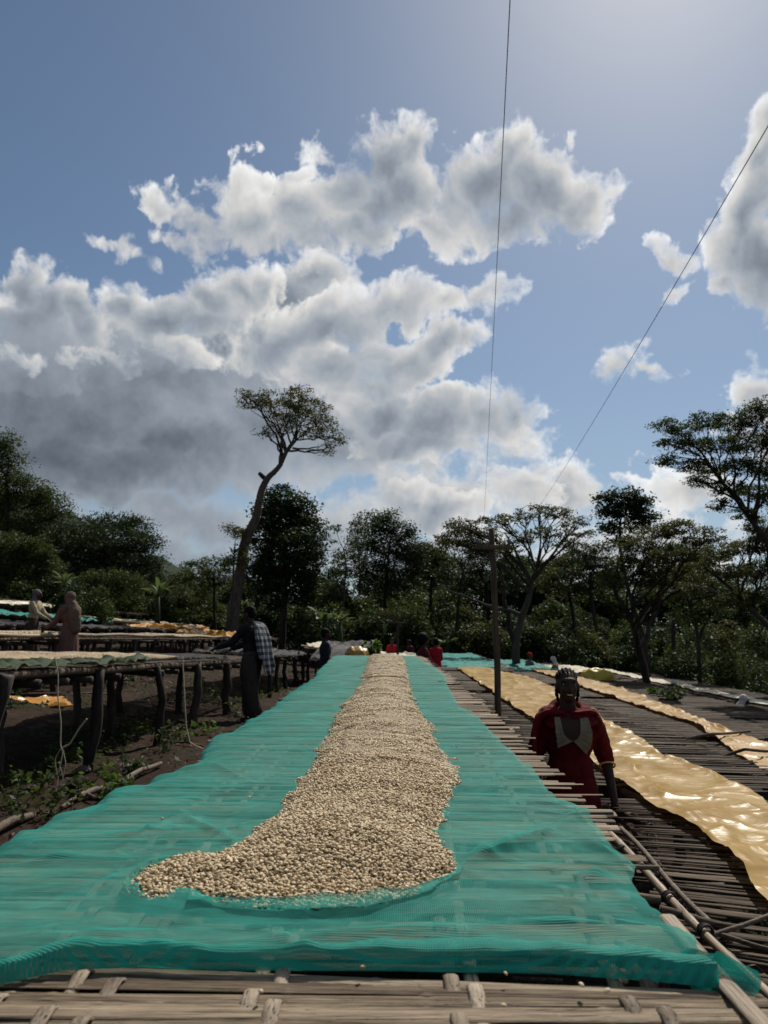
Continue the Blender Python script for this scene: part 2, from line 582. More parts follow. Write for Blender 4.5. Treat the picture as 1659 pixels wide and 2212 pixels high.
def cloth(name, col, var=.25, rough=.85, scale=30, weave=700, spec=.15, trans=0.0):
    m, t, out = material(name)
    p = coords(t)
    n = t.noise(p, scale, 4, .6)
    c = t.mix(t.maprange(n, .25, .75, 0, 1, 'LINEAR'), tuple(v * (1 - var) for v in col), tuple(min(1, v * (1 + var)) for v in col))
    fold = t.noise(t.mapping(p, (1, 1, .25)), 14, 3, .5)
    w = t.noise(p, weave, 1, .5)
    b = bsdf(t, None, c, rough, spec, t.math('ADD', fold, t.math('MULTIPLY', w, .06)), .012)
    if trans > 0:
        tr = t.new('ShaderNodeBsdfTranslucent'); t.put(tr.inputs[0], c)
        mx = t.new('ShaderNodeMixShader'); mx.inputs[0].default_value = trans
        t.l.new(b.outputs[0], mx.inputs[1]); t.l.new(tr.outputs[0], mx.inputs[2]); t.l.new(mx.outputs[0], out.inputs[0])
    else:
        t.l.new(b.outputs[0], out.inputs[0])
    return m


def shade_net(name, col, cover=.72, fine=1.0):
    """knitted net: threads over gaps, coordinates in metres from the uv map"""
    m, t, out = material(name)
    uv = coords(t, 'UV')
    s = t.new('ShaderNodeSeparateXYZ'); t.put(s.inputs[0], uv)
    wob = t.math('MULTIPLY', t.math('SUBTRACT', t.noise(uv, 9, 3, .5), .5), 7.0)
    wx = t.math('SINE', t.math('ADD', t.math('MULTIPLY', s.outputs[0], 1750 * fine), wob))
    wy = t.math('SINE', t.math('ADD', t.math('MULTIPLY', s.outputs[1], 1450 * fine), wob))
    th = t.math('MAXIMUM', wx, wy)
    thread = t.maprange(th, .1, .75, 0, 1, 'LINEAR')
    # stretched and bunched courses of the knit
    warp = t.vec('ADD', uv, t.vec('SCALE', t.vec('SUBTRACT', t.noise(uv, 2.2, 3, .55, 'Color'), (.5, .5, .5)), scale=.42))
    strain = t.noise(t.mapping(warp, (8.0, 34, 1), (0, 0, .12)), 1.0, 4, .6)
    strain2 = t.noise(t.mapping(warp, (4.0, 10, 1), (0, 0, -.25)), 1.0, 3, .6)
    cov = t.math('MULTIPLY_ADD', thread, .30, cover - .20)
    patch = t.noise(uv, 4.5, 4, .6)
    cov = t.math('ADD', cov, t.math('MULTIPLY', t.math('SUBTRACT', strain, .5), .22))
    cov = t.math('ADD', cov, t.math('MULTIPLY', t.math('SUBTRACT', patch, .5), .75))
    cov = t.math('ADD', cov, t.math('MULTIPLY', t.math('SUBTRACT', strain2, .5), .40), clamp=True)
    tone = t.math('ADD', t.math('MULTIPLY', strain, .7), t.math('MULTIPLY', t.noise(uv, 3.1, 4, .6), .5))
    c = t.mix(t.maprange(tone, .35, .85, 0, 1, 'LINEAR'), tuple(v * .72 for v in col), tuple(min(1, v * 1.25) for v in col))
    d = bsdf(t, None, c, .62, .25, t.math('ADD', t.math('MULTIPLY', th, .25), strain), .003)
    tl = t.new('ShaderNodeBsdfTranslucent'); t.put(tl.inputs[0], c)
    m1 = t.new('ShaderNodeMixShader'); m1.inputs[0].default_value = .35
    t.l.new(d.outputs[0], m1.inputs[1]); t.l.new(tl.outputs[0], m1.inputs[2])
    tp = t.new('ShaderNodeBsdfTransparent')
    m2 = t.new('ShaderNodeMixShader'); t.put(m2.inputs[0], cov)
    t.l.new(tp.outputs[0], m2.inputs[1]); t.l.new(m1.outputs[0], m2.inputs[2]); t.l.new(m2.outputs[0], out.inputs[0])
    return m


M['net'] = shade_net('teal_net', (.040, .41, .33), .62)
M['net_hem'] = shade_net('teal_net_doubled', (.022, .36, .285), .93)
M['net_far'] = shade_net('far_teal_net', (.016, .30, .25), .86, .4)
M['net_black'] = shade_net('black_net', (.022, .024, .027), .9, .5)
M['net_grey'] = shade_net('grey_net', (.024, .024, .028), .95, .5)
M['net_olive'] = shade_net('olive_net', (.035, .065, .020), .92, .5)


def tarp(name, col, col2, rough=.2):
    m, t, out = material(name)
    p = coords(t, 'UV')
    n = t.noise(p, 2.2, 4, .6)
    c = t.mix(t.maprange(n, .3, .7, 0, 1, 'LINEAR'), col, col2)
    v = t.vec('ADD', p, t.vec('SCALE', t.noise(p, 3.0, 3, .5, 'Color'), scale=.5))
    cr = t.noise(t.mapping(v, (13, 4.0, 1), (0, 0, .5)), 1.0, 5, .6, kind='RIDGED_MULTIFRACTAL')
    cr2 = t.noise(t.mapping(v, (5, 17.0, 1), (0, 0, -.4)), 1.0, 5, .6)
    dirt = t.maprange(t.noise(p, 13, 5, .7), .55, .75, 0, .35)
    c = t.mix(dirt, c, tuple(q * .55 for q in col))
    h = t.math('ADD', t.math('MULTIPLY', cr, .30), t.math('MULTIPLY', cr2, .5))
    b = bsdf(t, None, c, t.maprange(n, .3, .7, rough, rough + .16, 'LINEAR'), .45, h, .017, strength=.6)
    tl = t.new('ShaderNodeBsdfTranslucent'); t.put(tl.inputs[0], c)
    mx = t.new('ShaderNodeMixShader'); mx.inputs[0].default_value = .22
    t.l.new(b.outputs[0], mx.inputs[1]); t.l.new(tl.outputs[0], mx.inputs[2]); t.l.new(mx.outputs[0], out.inputs[0])
    return m


M['tarp'] = tarp('ochre_plastic', (.39, .215, .024), (.475, .285, .046), .24)
M['tarp_peach'] = tarp('apricot_plastic', (.45, .25, .058), (.53, .32, .09), .27)
M['tarp_cream'] = tarp('cream_plastic', (.62, .53, .36), (.70, .62, .45), .34)
M['tarp_orange'] = tarp('orange_plastic', (.55, .25, .05), (.62, .33, .09), .22)
M['sack_yellow'] = tarp('yellow_sack', (.55, .42, .05), (.62, .50, .10), .4)


def soil():
    m, t, out = material('red_soil')
    p = coords(t)
    a = t.noise(p, 1.3, 6, .62); b = t.noise(p, 11, 6, .7); c = t.noise(p, 60, 4, .7)
    f = t.math('ADD', t.math('MULTIPLY', a, .55), t.math('MULTIPLY', b, .5))
    col = t.ramp(f, [(.32, (.009, .006, .0045)), (.5, (.032, .019, .013)), (.68, (.066, .041, .027)), (.8, (.14, .098, .065))])
    straw = t.maprange(t.noise(t.mapping(p, (8, 60, 8), (0, 0, .7)), 1, 3, .6), .66, .72)
    col = t.mix(t.math('MULTIPLY', straw, .5), col, (.26, .19, .11))
    green = t.maprange(t.noise(p, .8, 4, .6), .52, .66)
    col = t.mix(t.math('MULTIPLY', green, t.maprange(b, .4, .6)), col, (.022, .035, .010))
    h = t.math('ADD', t.math('MULTIPLY', b, 1.0), t.math('MULTIPLY', c, .35))
    bsdf(t, out, col, .95, .1, h, .05)
    return m


M['soil'] = soil()


def leafy(name, a, b, trans=.4, gloss=.18):
    m, t, out = material(name)
    r = island_random(t)
    p = coords(t)
    f = t.math('ADD', t.math('MULTIPLY', r, .7), t.math('MULTIPLY', t.noise(p, .9, 2, .5), .3))
    c = t.mix(f, a, b)
    d = bsdf(t, None, c, .58, gloss)
    tl = t.new('ShaderNodeBsdfTranslucent'); t.put(tl.inputs[0], t.mix(.5, c, (b[0] * 1.3, b[1] * 1.4, b[2] * .8)))
    mx = t.new('ShaderNodeMixShader'); mx.inputs[0].default_value = trans
    t.l.new(d.outputs[0], mx.inputs[1]); t.l.new(tl.outputs[0], mx.inputs[2]); t.l.new(mx.outputs[0], out.inputs[0])
    return m


M['leaf_dark'] = leafy('dark_leaf', (.010, .018, .007), (.032, .052, .016), .3)
M['leaf_mid'] = leafy('mid_leaf', (.018, .028, .009), (.055, .075, .020), .4)
M['leaf_olive'] = leafy('olive_leaf', (.030, .035, .012), (.080, .082, .028), .4)
M['leaf_bright'] = leafy('bright_leaf', (.030, .055, .012), (.085, .14, .025), .5)
M['leaf_banana'] = leafy('banana_leaf', (.030, .055, .016), (.085, .12, .045), .4, .35)


def skin(name, col):
    m, t, out = material(name)
    p = coords(t)
    n = t.noise(p, 25, 4, .6)
    c = t.mix(t.maprange(n, .3, .7, 0, 1, 'LINEAR'), tuple(v * .8 for v in col), tuple(v * 1.15 for v in col))
    bsdf(t, out, c, .6, .2, t.noise(p, 240, 3, .6), .0008)
    return m


M['skin'] = skin('deep_brown_skin', (.042, .022, .015))
M['hair'] = cloth('black_hair', (.006, .0055, .0055), .3, .75, 80, spec=.07)


def bean_mat():
    m, t, out = material('parchment_bean')
    r = t.new('ShaderNodeObjectInfo').outputs['Random']
    p = coords(t)
    c = t.ramp(r, [(0, (.20, .13, .065)), (.12, (.36, .25, .13)), (.3, (.50, .37, .205)), (.7, (.60, .46, .275)), (1, (.68, .555, .36))])
    n = t.noise(p, 300, 3, .6)
    c = t.mix(t.maprange(n, .5, .75, 0, .5), c, (.22, .16, .09))
    bsdf(t, out, c, .55, .3, n, .0006)
    return m


M['bean'] = bean_mat()


def heap_mat():
    m, t, out = material('bean_bed')
    p = coords(t)
    v = t.new('ShaderNodeTexVoronoi'); t.put(v.inputs['Vector'], t.mapping(p, (110, 110, 110))); v.inputs['Scale'].default_value = 1
    c = t.ramp(v.outputs['Color'], [(0, (.30, .22, .12)), (.5, (.48, .36, .22)), (1, (.58, .46, .30))])
    c = t.mix(t.maprange(v.outputs['Distance'], .35, .7), c, (.07, .05, .03))
    bsdf(t, out, c, .7, .2, t.math('MULTIPLY', v.outputs['Distance'], -1.0), .006)
    return m


M['heap'] = heap_mat()


def plain(name, col, rough=.6, spec=.3):
    m, t, out = material(name)
    p = coords(t)
    n = t.noise(p, 40, 4, .6)
    c = t.mix(n, tuple(v * .75 for v in col), tuple(min(1, v * 1.2) for v in col))
    bsdf(t, out, c, rough, spec, n, .001)
    return m


M['wire'] = plain('grey_wire', (.09, .09, .10), .5)
M['twine'] = plain('pale_twine', (.42, .36, .26), .9)
M['tie'] = plain('dark_binding', (.03, .025, .022), .8)


# ------------------------------------------------------------------ the lie of the land
GX = np.array([-120, -60, -30, -15.2, -13, -10.8, -8.6, -6, -2.85, -1, .15, .7, 1.7, 3.8, 5.85, 8, 14, 40, 120.])
GZ = np.array([22, 11, 5, 2.1, 1.6, 1.12, .72, .38, .06, 0, -.05, -.40, -.44, -.75, -1.0, -1.2, -1.6, -2.3, -3.5])


def ground_z(x, y):
    x = np.asarray(x, float); y = np.asarray(y, float)
    g = np.interp(x, GX, GZ)
    sl = np.interp(x, [-3, 0], [.018, .006])
    return g - sl * (np.clip(y, 0, 60) - 8)


def build_ground():
    xs = np.concatenate([np.linspace(-400, -40, 14), np.linspace(-36, -8, 40), np.linspace(-7.8, 9, 150), np.linspace(9.5, 40, 50), np.linspace(48, 400, 14)])
    ys = np.concatenate([np.linspace(-60, -3, 12), np.linspace(-2, 20, 190), np.linspace(20.4, 60, 70), np.linspace(66, 900, 24)])
    X, Y = np.meshgrid(xs, ys)
    Z = ground_z(X, Y) + .05 * fbm2(X * .7, Y * .7, 4, 3) + .018 * fbm2(X * 4, Y * 4, 3, 9)
    o = MB().grid(np.stack([X, Y, Z], -1)).build('ground', M['soil'])
    props(o, 'dark reddish soil between and under the drying tables', kind='structure')
    return o


build_ground()


def build_hills():
    """wooded hills beyond the trees"""
    m, t, out = material('far_woods')
    p = coords(t)
    n = t.noise(p, .16, 6, .7)
    v = t.voro(p, .22)
    c = t.ramp(t.math('ADD', t.math('MULTIPLY', n, .6), t.math('MULTIPLY', v, .3)), [(.2, (.008, .013, .006)), (.5, (.018, .026, .011)), (.8, (.032, .040, .019))])
    bsdf(t, out, c, .9, .1, n, 2.0)
    az = np.linspace(R(-75), R(75), 220)
    rr = np.array([95, 110, 130, 160, 200, 260])
    hp = np.array([-6, .25, .55, .8, 1.0, .6])
    A, Q = np.meshgrid(az, np.arange(6))
    crest = np.interp(A, [R(-75), R(-40), R(-27), R(-19), R(-15), R(-10), R(0), R(30), R(75)], [52, 44, 34, 19, 15, 10, 5, 2, 6])
    Z = np.where(Q == 0, -6, hp[Q] * crest) + 2.4 * fbm2(A * 40, Q * .9, 4, 71) * (Q > 0)
    rad = rr[Q]
    o = MB().grid(np.stack([rad * np.sin(A), rad * np.cos(A), Z], -1)).build('hills', m)
    props(o, 'wooded hill rising behind the trees', kind='structure')


build_hills()

# ------------------------------------------------------------------ drying tables
def slat_mesh(name, w, seed, mat, sections=7, nodes=2, L=1.5, bow=.006, split=False):
    """one length of split bamboo lying along x: rounded above, hollow below, thickened at its nodes"""
    r = np.random.default_rng(seed)
    xs = np.linspace(0, L, sections)
    nd = np.sort(r.uniform(.12, .88, nodes)) * L
    xs = np.sort(np.concatenate([xs] + [[q - .012, q, q + .012] for q in nd]))
    na = 13 if split else 5
    a = np.linspace(0, np.pi, na)
    groove = r.uniform(.35, 1.0, na) if split else np.ones(na)
    groove[0] = groove[-1] = 1
    nr = na + 2
    rows = []
    ph = r.uniform(0, 6)
    for x in xs:
        k = 1 + sum(.16 * math.exp(-((x - q) / .008) ** 2) for q in nd) + .06 * math.sin(3 * x + ph)
        if x == xs[0] or x == xs[-1]:
            k *= .8
        cy = bow * math.sin(x / L * 3.1 + ph) + r.normal(0, .0012)
        cz = min(bow, .006) * .5 * math.sin(x / L * 4.2 + ph * 2)
        y = np.concatenate([-np.cos(a) * w / 2 * k, [w * .25, -w * .25]])
        z = np.concatenate([np.sin(a) ** .8 * w * .17 * k * groove, [w * .02, w * .02]])
        rows.append(np.stack([np.full(nr, x), cy + y, cz + z], -1))
    g = np.array(rows)
    mb = MB().grid(g, wrap=True)
    n = len(xs)
    for base, flip in ((0, 0), ((n - 1) * nr, 1)):
        tr = [(base, base + i, base + i + 1) if flip else (base, base + i + 1, base + i) for i in range(1, nr - 1)]
        mb.t.append(np.array(tr, np.int32))
    return mb.mesh(name, mat)


def mesh_arrays(me):
    v = np.empty(len(me.vertices) * 3, np.float32); me.vertices.foreach_get('co', v)
    q = [tuple(p.vertices) for p in me.polygons if len(p.vertices) == 4]
    t = [tuple(p.vertices) for p in me.polygons if len(p.vertices) == 3]
    return v.reshape(-1, 3), q, t


SLATS = {}
for key, mat in (('slat', M['slat']), ('slat_dark', M['slat_dark'])):
    for w in (.05, .034):
        SLATS[key, w] = [slat_mesh('slat', w, 31 + i, mat, 5, 1 + i % 2 if w == .05 else i % 2) for i in range(5)]
SLATS_FINE = [slat_mesh('slat', .054, 91 + i, M['slat'], 16, 2 + i % 2, bow=.018, split=True) for i in range(6)]


def rough_post(p0, p1, r, seed, n=9, sections=8, taper=.85):
    rr = np.random.default_rng(seed)
    t = np.linspace(0, 1, sections)
    p = np.outer(1 - t, p0) + np.outer(t, p1)
    p += rr.normal(0, .012, p.shape) * np.sin(t * np.pi)[:, None] * (r / .05)
    p[:, :2] += np.outer(np.sin(t * np.pi), rr.normal(0, .03, 2))
    rad = r * (1 + (taper - 1) * t) * (1 + rr.normal(0, .05, sections))
    mb = MB().tube(p, rad, n)
    return mb


def bed(label, group, x0, x1, y0, y1, ztop, pitch, w, key, legs, near=999, jit=.03, skip=None, rails=(.1, .5, .9), leg_r=.045, cross=True, seed=0, front=None, rail_mat='slat_dark', pole_r=.026, skew=None):
    """x0, x1: edges as functions of y; ztop(x, y); legs: list of (x, y, lean)"""
    r = np.random.default_rng(900 + seed)
    yc = (y0 + y1) / 2
    root = thing('drying_table', label, 'drying table', (x0(y0), y0, float(ground_z(x0(y0), y0))), 0, group)
    bpy.context.view_layer.update()
    base = np.array(root.location)
    far = MB()
    y = y0
    i = 0
    while y < y1:
        if skip is not None and skip(y, r):
            y += pitch; i += 1; continue
        a, b = x0(y) - abs(r.normal(0, jit)), x1(y) + abs(r.normal(0, jit))
        za, zb = ztop(a, y), ztop(b, y)
        L = b - a
        rz, ry = r.normal(0, .010 if front is not None else .018), -math.atan2(zb - za, L)
        if front is None and r.random() < .05:
            rz += r.normal(0, .07)
        if front is not None and y < HEM:
            rz = r.normal(0, .022)
        rx = r.normal(0, .12)
        if skew is not None:
            rz += skew(y); L = L / math.cos(rz)
        fat = r.uniform(.85, 1.12)
        if front is not None:
            fat = r.uniform(.38, .80) if y < HEM + .06 else r.uniform(.7, 1.2)
            if y < HEM + .06:
                lift = r.uniform(-.004, .006)
            rz = r.normal(0, .026)
        lift = r.uniform(0, .010 if front is None else .004)
        yy = y + r.normal(0, pitch * .10)
        if y < near:
            me = SLATS_FINE[i % 6] if front is not None and y < front else SLATS[key, w][i % 5]
            copy_of(me, 'slat', Vector((a, yy, za + lift)) - Vector(base), (rx, ry, rz), (L / 1.5, fat, fat * r.uniform(.85, 1.15) * (.72 if front is not None else 1)), root)
        else:
            v, q, t = FARSLAT[key, w][i % 5]
            mt = np.array(Euler((rx, ry, rz)).to_matrix())
            far.add((v * (L / 1.5, r.uniform(.85, 1.12), 1.0)) @ mt.T + np.array((a, yy, za + lift)) - base, q, t)
        y += pitch * r.uniform(.92, 1.08) * (.56 if front is not None and y < HEM + .06 else 1); i += 1
    if far.n:
        o = far.build('slat_deck', M[key], root)
        o['kind'] = 'stuff'
    # poles along the table under the slats
    ys = np.linspace(y0 - .1, y1 + .1, max(8, int((y1 - y0) / .7)))
    for f in rails:
        p = np.array([[x0(q) + (x1(q) - x0(q)) * f, q, ztop(x0(q) + (x1(q) - x0(q)) * f, q) - pole_r - .012] for q in ys])
        p[:, 0] += r.normal(0, .008, len(ys)); p[:, 2] += r.normal(0, .003, len(ys))
        MB().tube(p - base, pole_r, 7).build('rail', M[rail_mat], root)
    for (lx, ly, lean) in legs:
        zt = ztop(lx, ly) - .035
        zg = float(ground_z(lx, ly)) - .06
        rough_post(np.array([lx + lean, ly + r.normal(0, .03), zg]) - base, np.array([lx, ly, zt]) - base, leg_r * r.uniform(.75, 1.2), int(r.integers(1e6))).build('leg', M['post'], root)
    if cross:
        for ly in sorted({round(q[1], 1) for q in legs}):
            a, b = x0(ly) - .03, x1(ly) + .015
            p = np.array([[a + (b - a) * s, ly + .04 * math.sin(s * 3), ztop(a + (b - a) * s, ly) - pole_r * 2 - .055] for s in np.linspace(0, 1, 5)])
            MB().tube(p - base, .036 * r.uniform(.8, 1.15), 8).build('crossbeam', M['post'], root)
    return root, base


FARSLAT = {}
for key, mat in (('slat', M['slat']), ('slat_dark', M['slat_dark'])):
    for w in (.05, .034):
        FARSLAT[key, w] = []
        for i in range(5):
            mb = MB()
            yy = np.array([-.5, -.22, .22, .5]) * w
            zz = np.array([.0, .26, .26, .0]) * w
            xs = np.array([0, .75, 1.5])
            rr = np.random.default_rng(i)
            g = np.stack([np.stack([np.full(4, x), yy + rr.normal(0, .004), zz], -1) for x in xs])
            mb.grid(g)
            FARSLAT[key, w].append((np.concatenate(mb.v), np.concatenate(mb.q), []))


def legs_rows(xs, ys, lean=.0, seed=0):
    r = np.random.default_rng(seed)
    return [(x + r.normal(0, .03), y + r.normal(0, .12), r.normal(lean, .05)) for y in ys for x in xs]


ZB = .88                                     # top of the near table
GROUP = 'raised bamboo drying tables in rows'

NET_R = [(1530, 2090), (1489, 2010), (1399, 1938), (1364, 1898), (1376, 1872), (1352, 1855), (1329, 1834), (1302, 1798), (1269, 1758), (1244, 1737), (1212, 1724), (1183, 1707), (1159, 1669), (1136, 1652), (1112, 1627), (1088, 1606), (1064, 1584),
         (1050, 1566), (1031, 1546), (1012, 1538), (989, 1523), (978, 1500), (965, 1480), (963, 1461), (945, 1446), (923, 1433), (905, 1424), (893, 1416)]
NET_L = [(-160, 2130), (-90, 1960), (-40, 1850), (0, 1824), (86, 1774), (130, 1752), (194, 1739), (264, 1700), (323, 1684), (389, 1661), (439, 1634), (451, 1610), (463, 1587), (502, 1579), (525, 1565), (560, 1544), (603, 1517), (624, 1497), (652, 1480), (680, 1464),
         (691, 1444), (708, 1430), (723, 1416)]


def edge_fun(pix, z):
    p = [at_z(x, y, z) for x, y in pix]
    p.sort(key=lambda q: q.y)
    ys = np.array([q.y for q in p]); xs = np.array([q.x for q in p])
    return lambda y: np.interp(y, ys, xs)


net_r, net_l = edge_fun(NET_R, ZB + .02), edge_fun(NET_L, ZB + .02)
END = at_z(800, 1417, ZB + .02).y
HEM = at_z(830, 2078, ZB + .02).y


def bed1_l(y):
    return float(net_l(y)) + .05 if y > HEM else -.90


def bed1_r(y):
    return float(np.interp(y, [.8, 1.15, 1.28, 1.72, 1.8, 2.2, 5, 8, 10, 12, 14], [.475, .47, .42, .44, .52, .535, .54, .50, .45, .40, .27]))


near_table, near_base = bed('near drying table of woven split bamboo under the teal net', GROUP, bed1_l, bed1_r, .80, END + .15, lambda x, y: ZB, .040, .05, 'slat',
                            legs_rows((-.85, -.2, .42), np.arange(1.3, 13.6, 1.55), 0, 5), near=11.2, jit=.035, front=2.0, rails=(.10, .5, .93), seed=1)


def binding_strips():
    """flat strips running along the near table, over one slat and under the next"""
    for k, x in enumerate((-.60, -.555, -.47, -.42, -.22, -.185, .075, .115, .325, .36, .46)):
        ys = np.arange(.78, 3.4 if x != .46 else 1.42, .0275)
        z = ZB + .003 + .009 * np.sin(np.arange(len(ys)) * np.pi / 2 + k * 1.7)
        w = .022 if x != .46 else .028
        if x == .46:
            z = ZB + .016 + .003 * np.sin(ys * 9)
        px = x + .010 * np.sin(ys * 3 + k)
        g = np.stack([np.stack([px - w / 2, ys, z], -1), np.stack([px - w / 4, ys, z + .0025], -1), np.stack([px + w / 4, ys, z + .0025], -1), np.stack([px + w / 2, ys, z], -1),
                      np.stack([px + w / 2, ys, z - .003], -1), np.stack([px - w / 2, ys, z - .003], -1)], 1)
        mb = MB().grid(g - near_base, wrap=True)
        mb.build('binding_strip', M['slat_strip'], near_table)


M['slat_strip'] = wood('split_bamboo_strip', (.085, .06, .042), (.24, .185, .13), (.42, .34, .25), axis=1, grain=130)
binding_strips()

# ---------------------------------------------------------------- bean heap on the near table
HEAP_PX = [(272, 1900), (280, 1925), (320, 1945), (360, 1937), (400, 1928), (440, 1942), (520, 1952), (620, 1958), (720, 1955), (820, 1945), (920, 1920), (985, 1885), (992, 1862), (960, 1832), (950, 1790), (965, 1742), (985, 1700), (988, 1655), (962, 1628), (938, 1606), (932, 1562),
           (908, 1548), (902, 1530), (888, 1505), (884, 1480), (878, 1455), (874, 1430), (868, 1417), (800, 1417), (794, 1432), (786, 1460), (778, 1485), (752, 1515), (724, 1545), (716, 1575), (704, 1606), (683, 1642), (655, 1680), (618, 1728), (600, 1755), (560, 1795),
           (500, 1832), (462, 1850), (430, 1848), (380, 1856), (340, 1866), (310, 1880)]
HEAP = np.array([at_z(x, y, ZB + .03)[:2] for x, y in HEAP_PX])


def poly_dist(px, py, poly):
    """signed distance to a closed outline, positive inside"""
    d = np.full(px.shape, 1e9); inside = np.zeros(px.shape, bool)
    n = len(poly)
    for i in range(n):
        ax, ay = poly[i]; bx, by = poly[(i + 1) % n]
        ex, ey = bx - ax, by - ay
        t = np.clip(((px - ax) * ex + (py - ay) * ey) / (ex * ex + ey * ey + 1e-12), 0, 1)
        d = np.minimum(d, (px - ax - t * ex) ** 2 + (py - ay - t * ey) ** 2)
        c = ((ay > py) != (by > py)) & (px < (bx - ax) * (py - ay) / (by - ay + 1e-12) + ax)
        inside ^= c
    return np.where(inside, np.sqrt(d), -np.sqrt(d))


def heap_height(x, y):
    wob = .030 * fbm2(x * 8, y * 6, 3, 41) * np.clip((y - 1.3) / 1.6, .2, 1.3) + .010 * fbm2(x * 30, y * 30, 2, 45)
    d = poly_dist(x, y, HEAP) + wob
    h = .052 * (1 - np.exp(-np.maximum(d, 0) / .085))
    # marks of the hands that spread the beans
    m = np.clip(d / .12, 0, 1)
    h = h + m * (.014 * fbm2(x * 2.5, y * 2.2, 3, 51) + .007 * fbm2(x * 5, y * 7, 3, 55))
    tip = np.clip((y - HEAP[:, 1].min()) / .30, .35, 1)
    return np.where(d > 0, h * tip, d * .2), d


def net_z(x, y, fold=True):
    """height of the net over the near table"""
    z = ZB + .029
    far = np.clip(1 - (y - 1.2) / 9, .35, 1)
    q = y + .06 * fbm2(x * 1.5, y * 1.5, 2, 67)
    z = z + far * (.0045 * fbm2(x * 1.3 + 3, q * 9, 4, 61, .6) + .010 * fbm2(x * .9, q * 3.2, 3, 65) + .0012 * fbm2(x * 14, y * 22, 2, 64))
    # soft creases that run over the table
    for (ax, ay, bx, by, hgt, wid) in CREASES:
        ex, ey = bx - ax, by - ay
        L2 = ex * ex + ey * ey
        t = np.clip(((x - ax) * ex + (y - ay) * ey) / L2, 0, 1)
        dist = np.hypot(x - ax - t * ex, y - ay - t * ey)
        z = z + hgt * np.exp(-(dist / wid) ** 2) * (.35 + .65 * np.sin(np.pi * np.clip(t, .02, .98)))
    return np.maximum(z, ZB + .0215)


def px2(*pts):
    return [c for p in pts for c in at_z(p[0], p[1], ZB + .03)[:2]]


CREASES = [(*px2((1000, 1868), (1180, 1800)), .030, .020), (*px2((1180, 1800), (1290, 1740)), .014, .02), (*px2((990, 1885), (1330, 1860)), .012, .02),
           (*px2((60, 1985), (420, 1838)), .016, .02), (*px2((300, 1920), (520, 1790)), .012, .016), (*px2((390, 1755), (540, 1850)), .012, .012), (*px2((390, 1755), (240, 1850)), .010, .012),
           (*px2((-40, 1850), (420, 1870)), .010, .022), (*px2((1340, 1900), (1230, 1890)), .025, .03), (*px2((1390, 1880), (1270, 1810)), .02, .02), (*px2((1100, 1990), (1480, 2030)), .012, .02),
           (*px2((-80, 2040), (700, 1990)), .010, .02), (*px2((500, 2030), (1300, 2000)), .010, .02)]


r_c = np.random.default_rng(404)
for _ in range(46):
    y_ = 1.25 * (5.2 ** r_c.random()); x_ = r_c.uniform(-.9, .5); a_ = r_c.normal(0, .55); l_ = r_c.uniform(.12, .5)
    CREASES.append((x_, y_, x_ + l_ * math.cos(a_), y_ + l_ * math.sin(a_), r_c.uniform(.004, .011), r_c.uniform(.007, .015)))


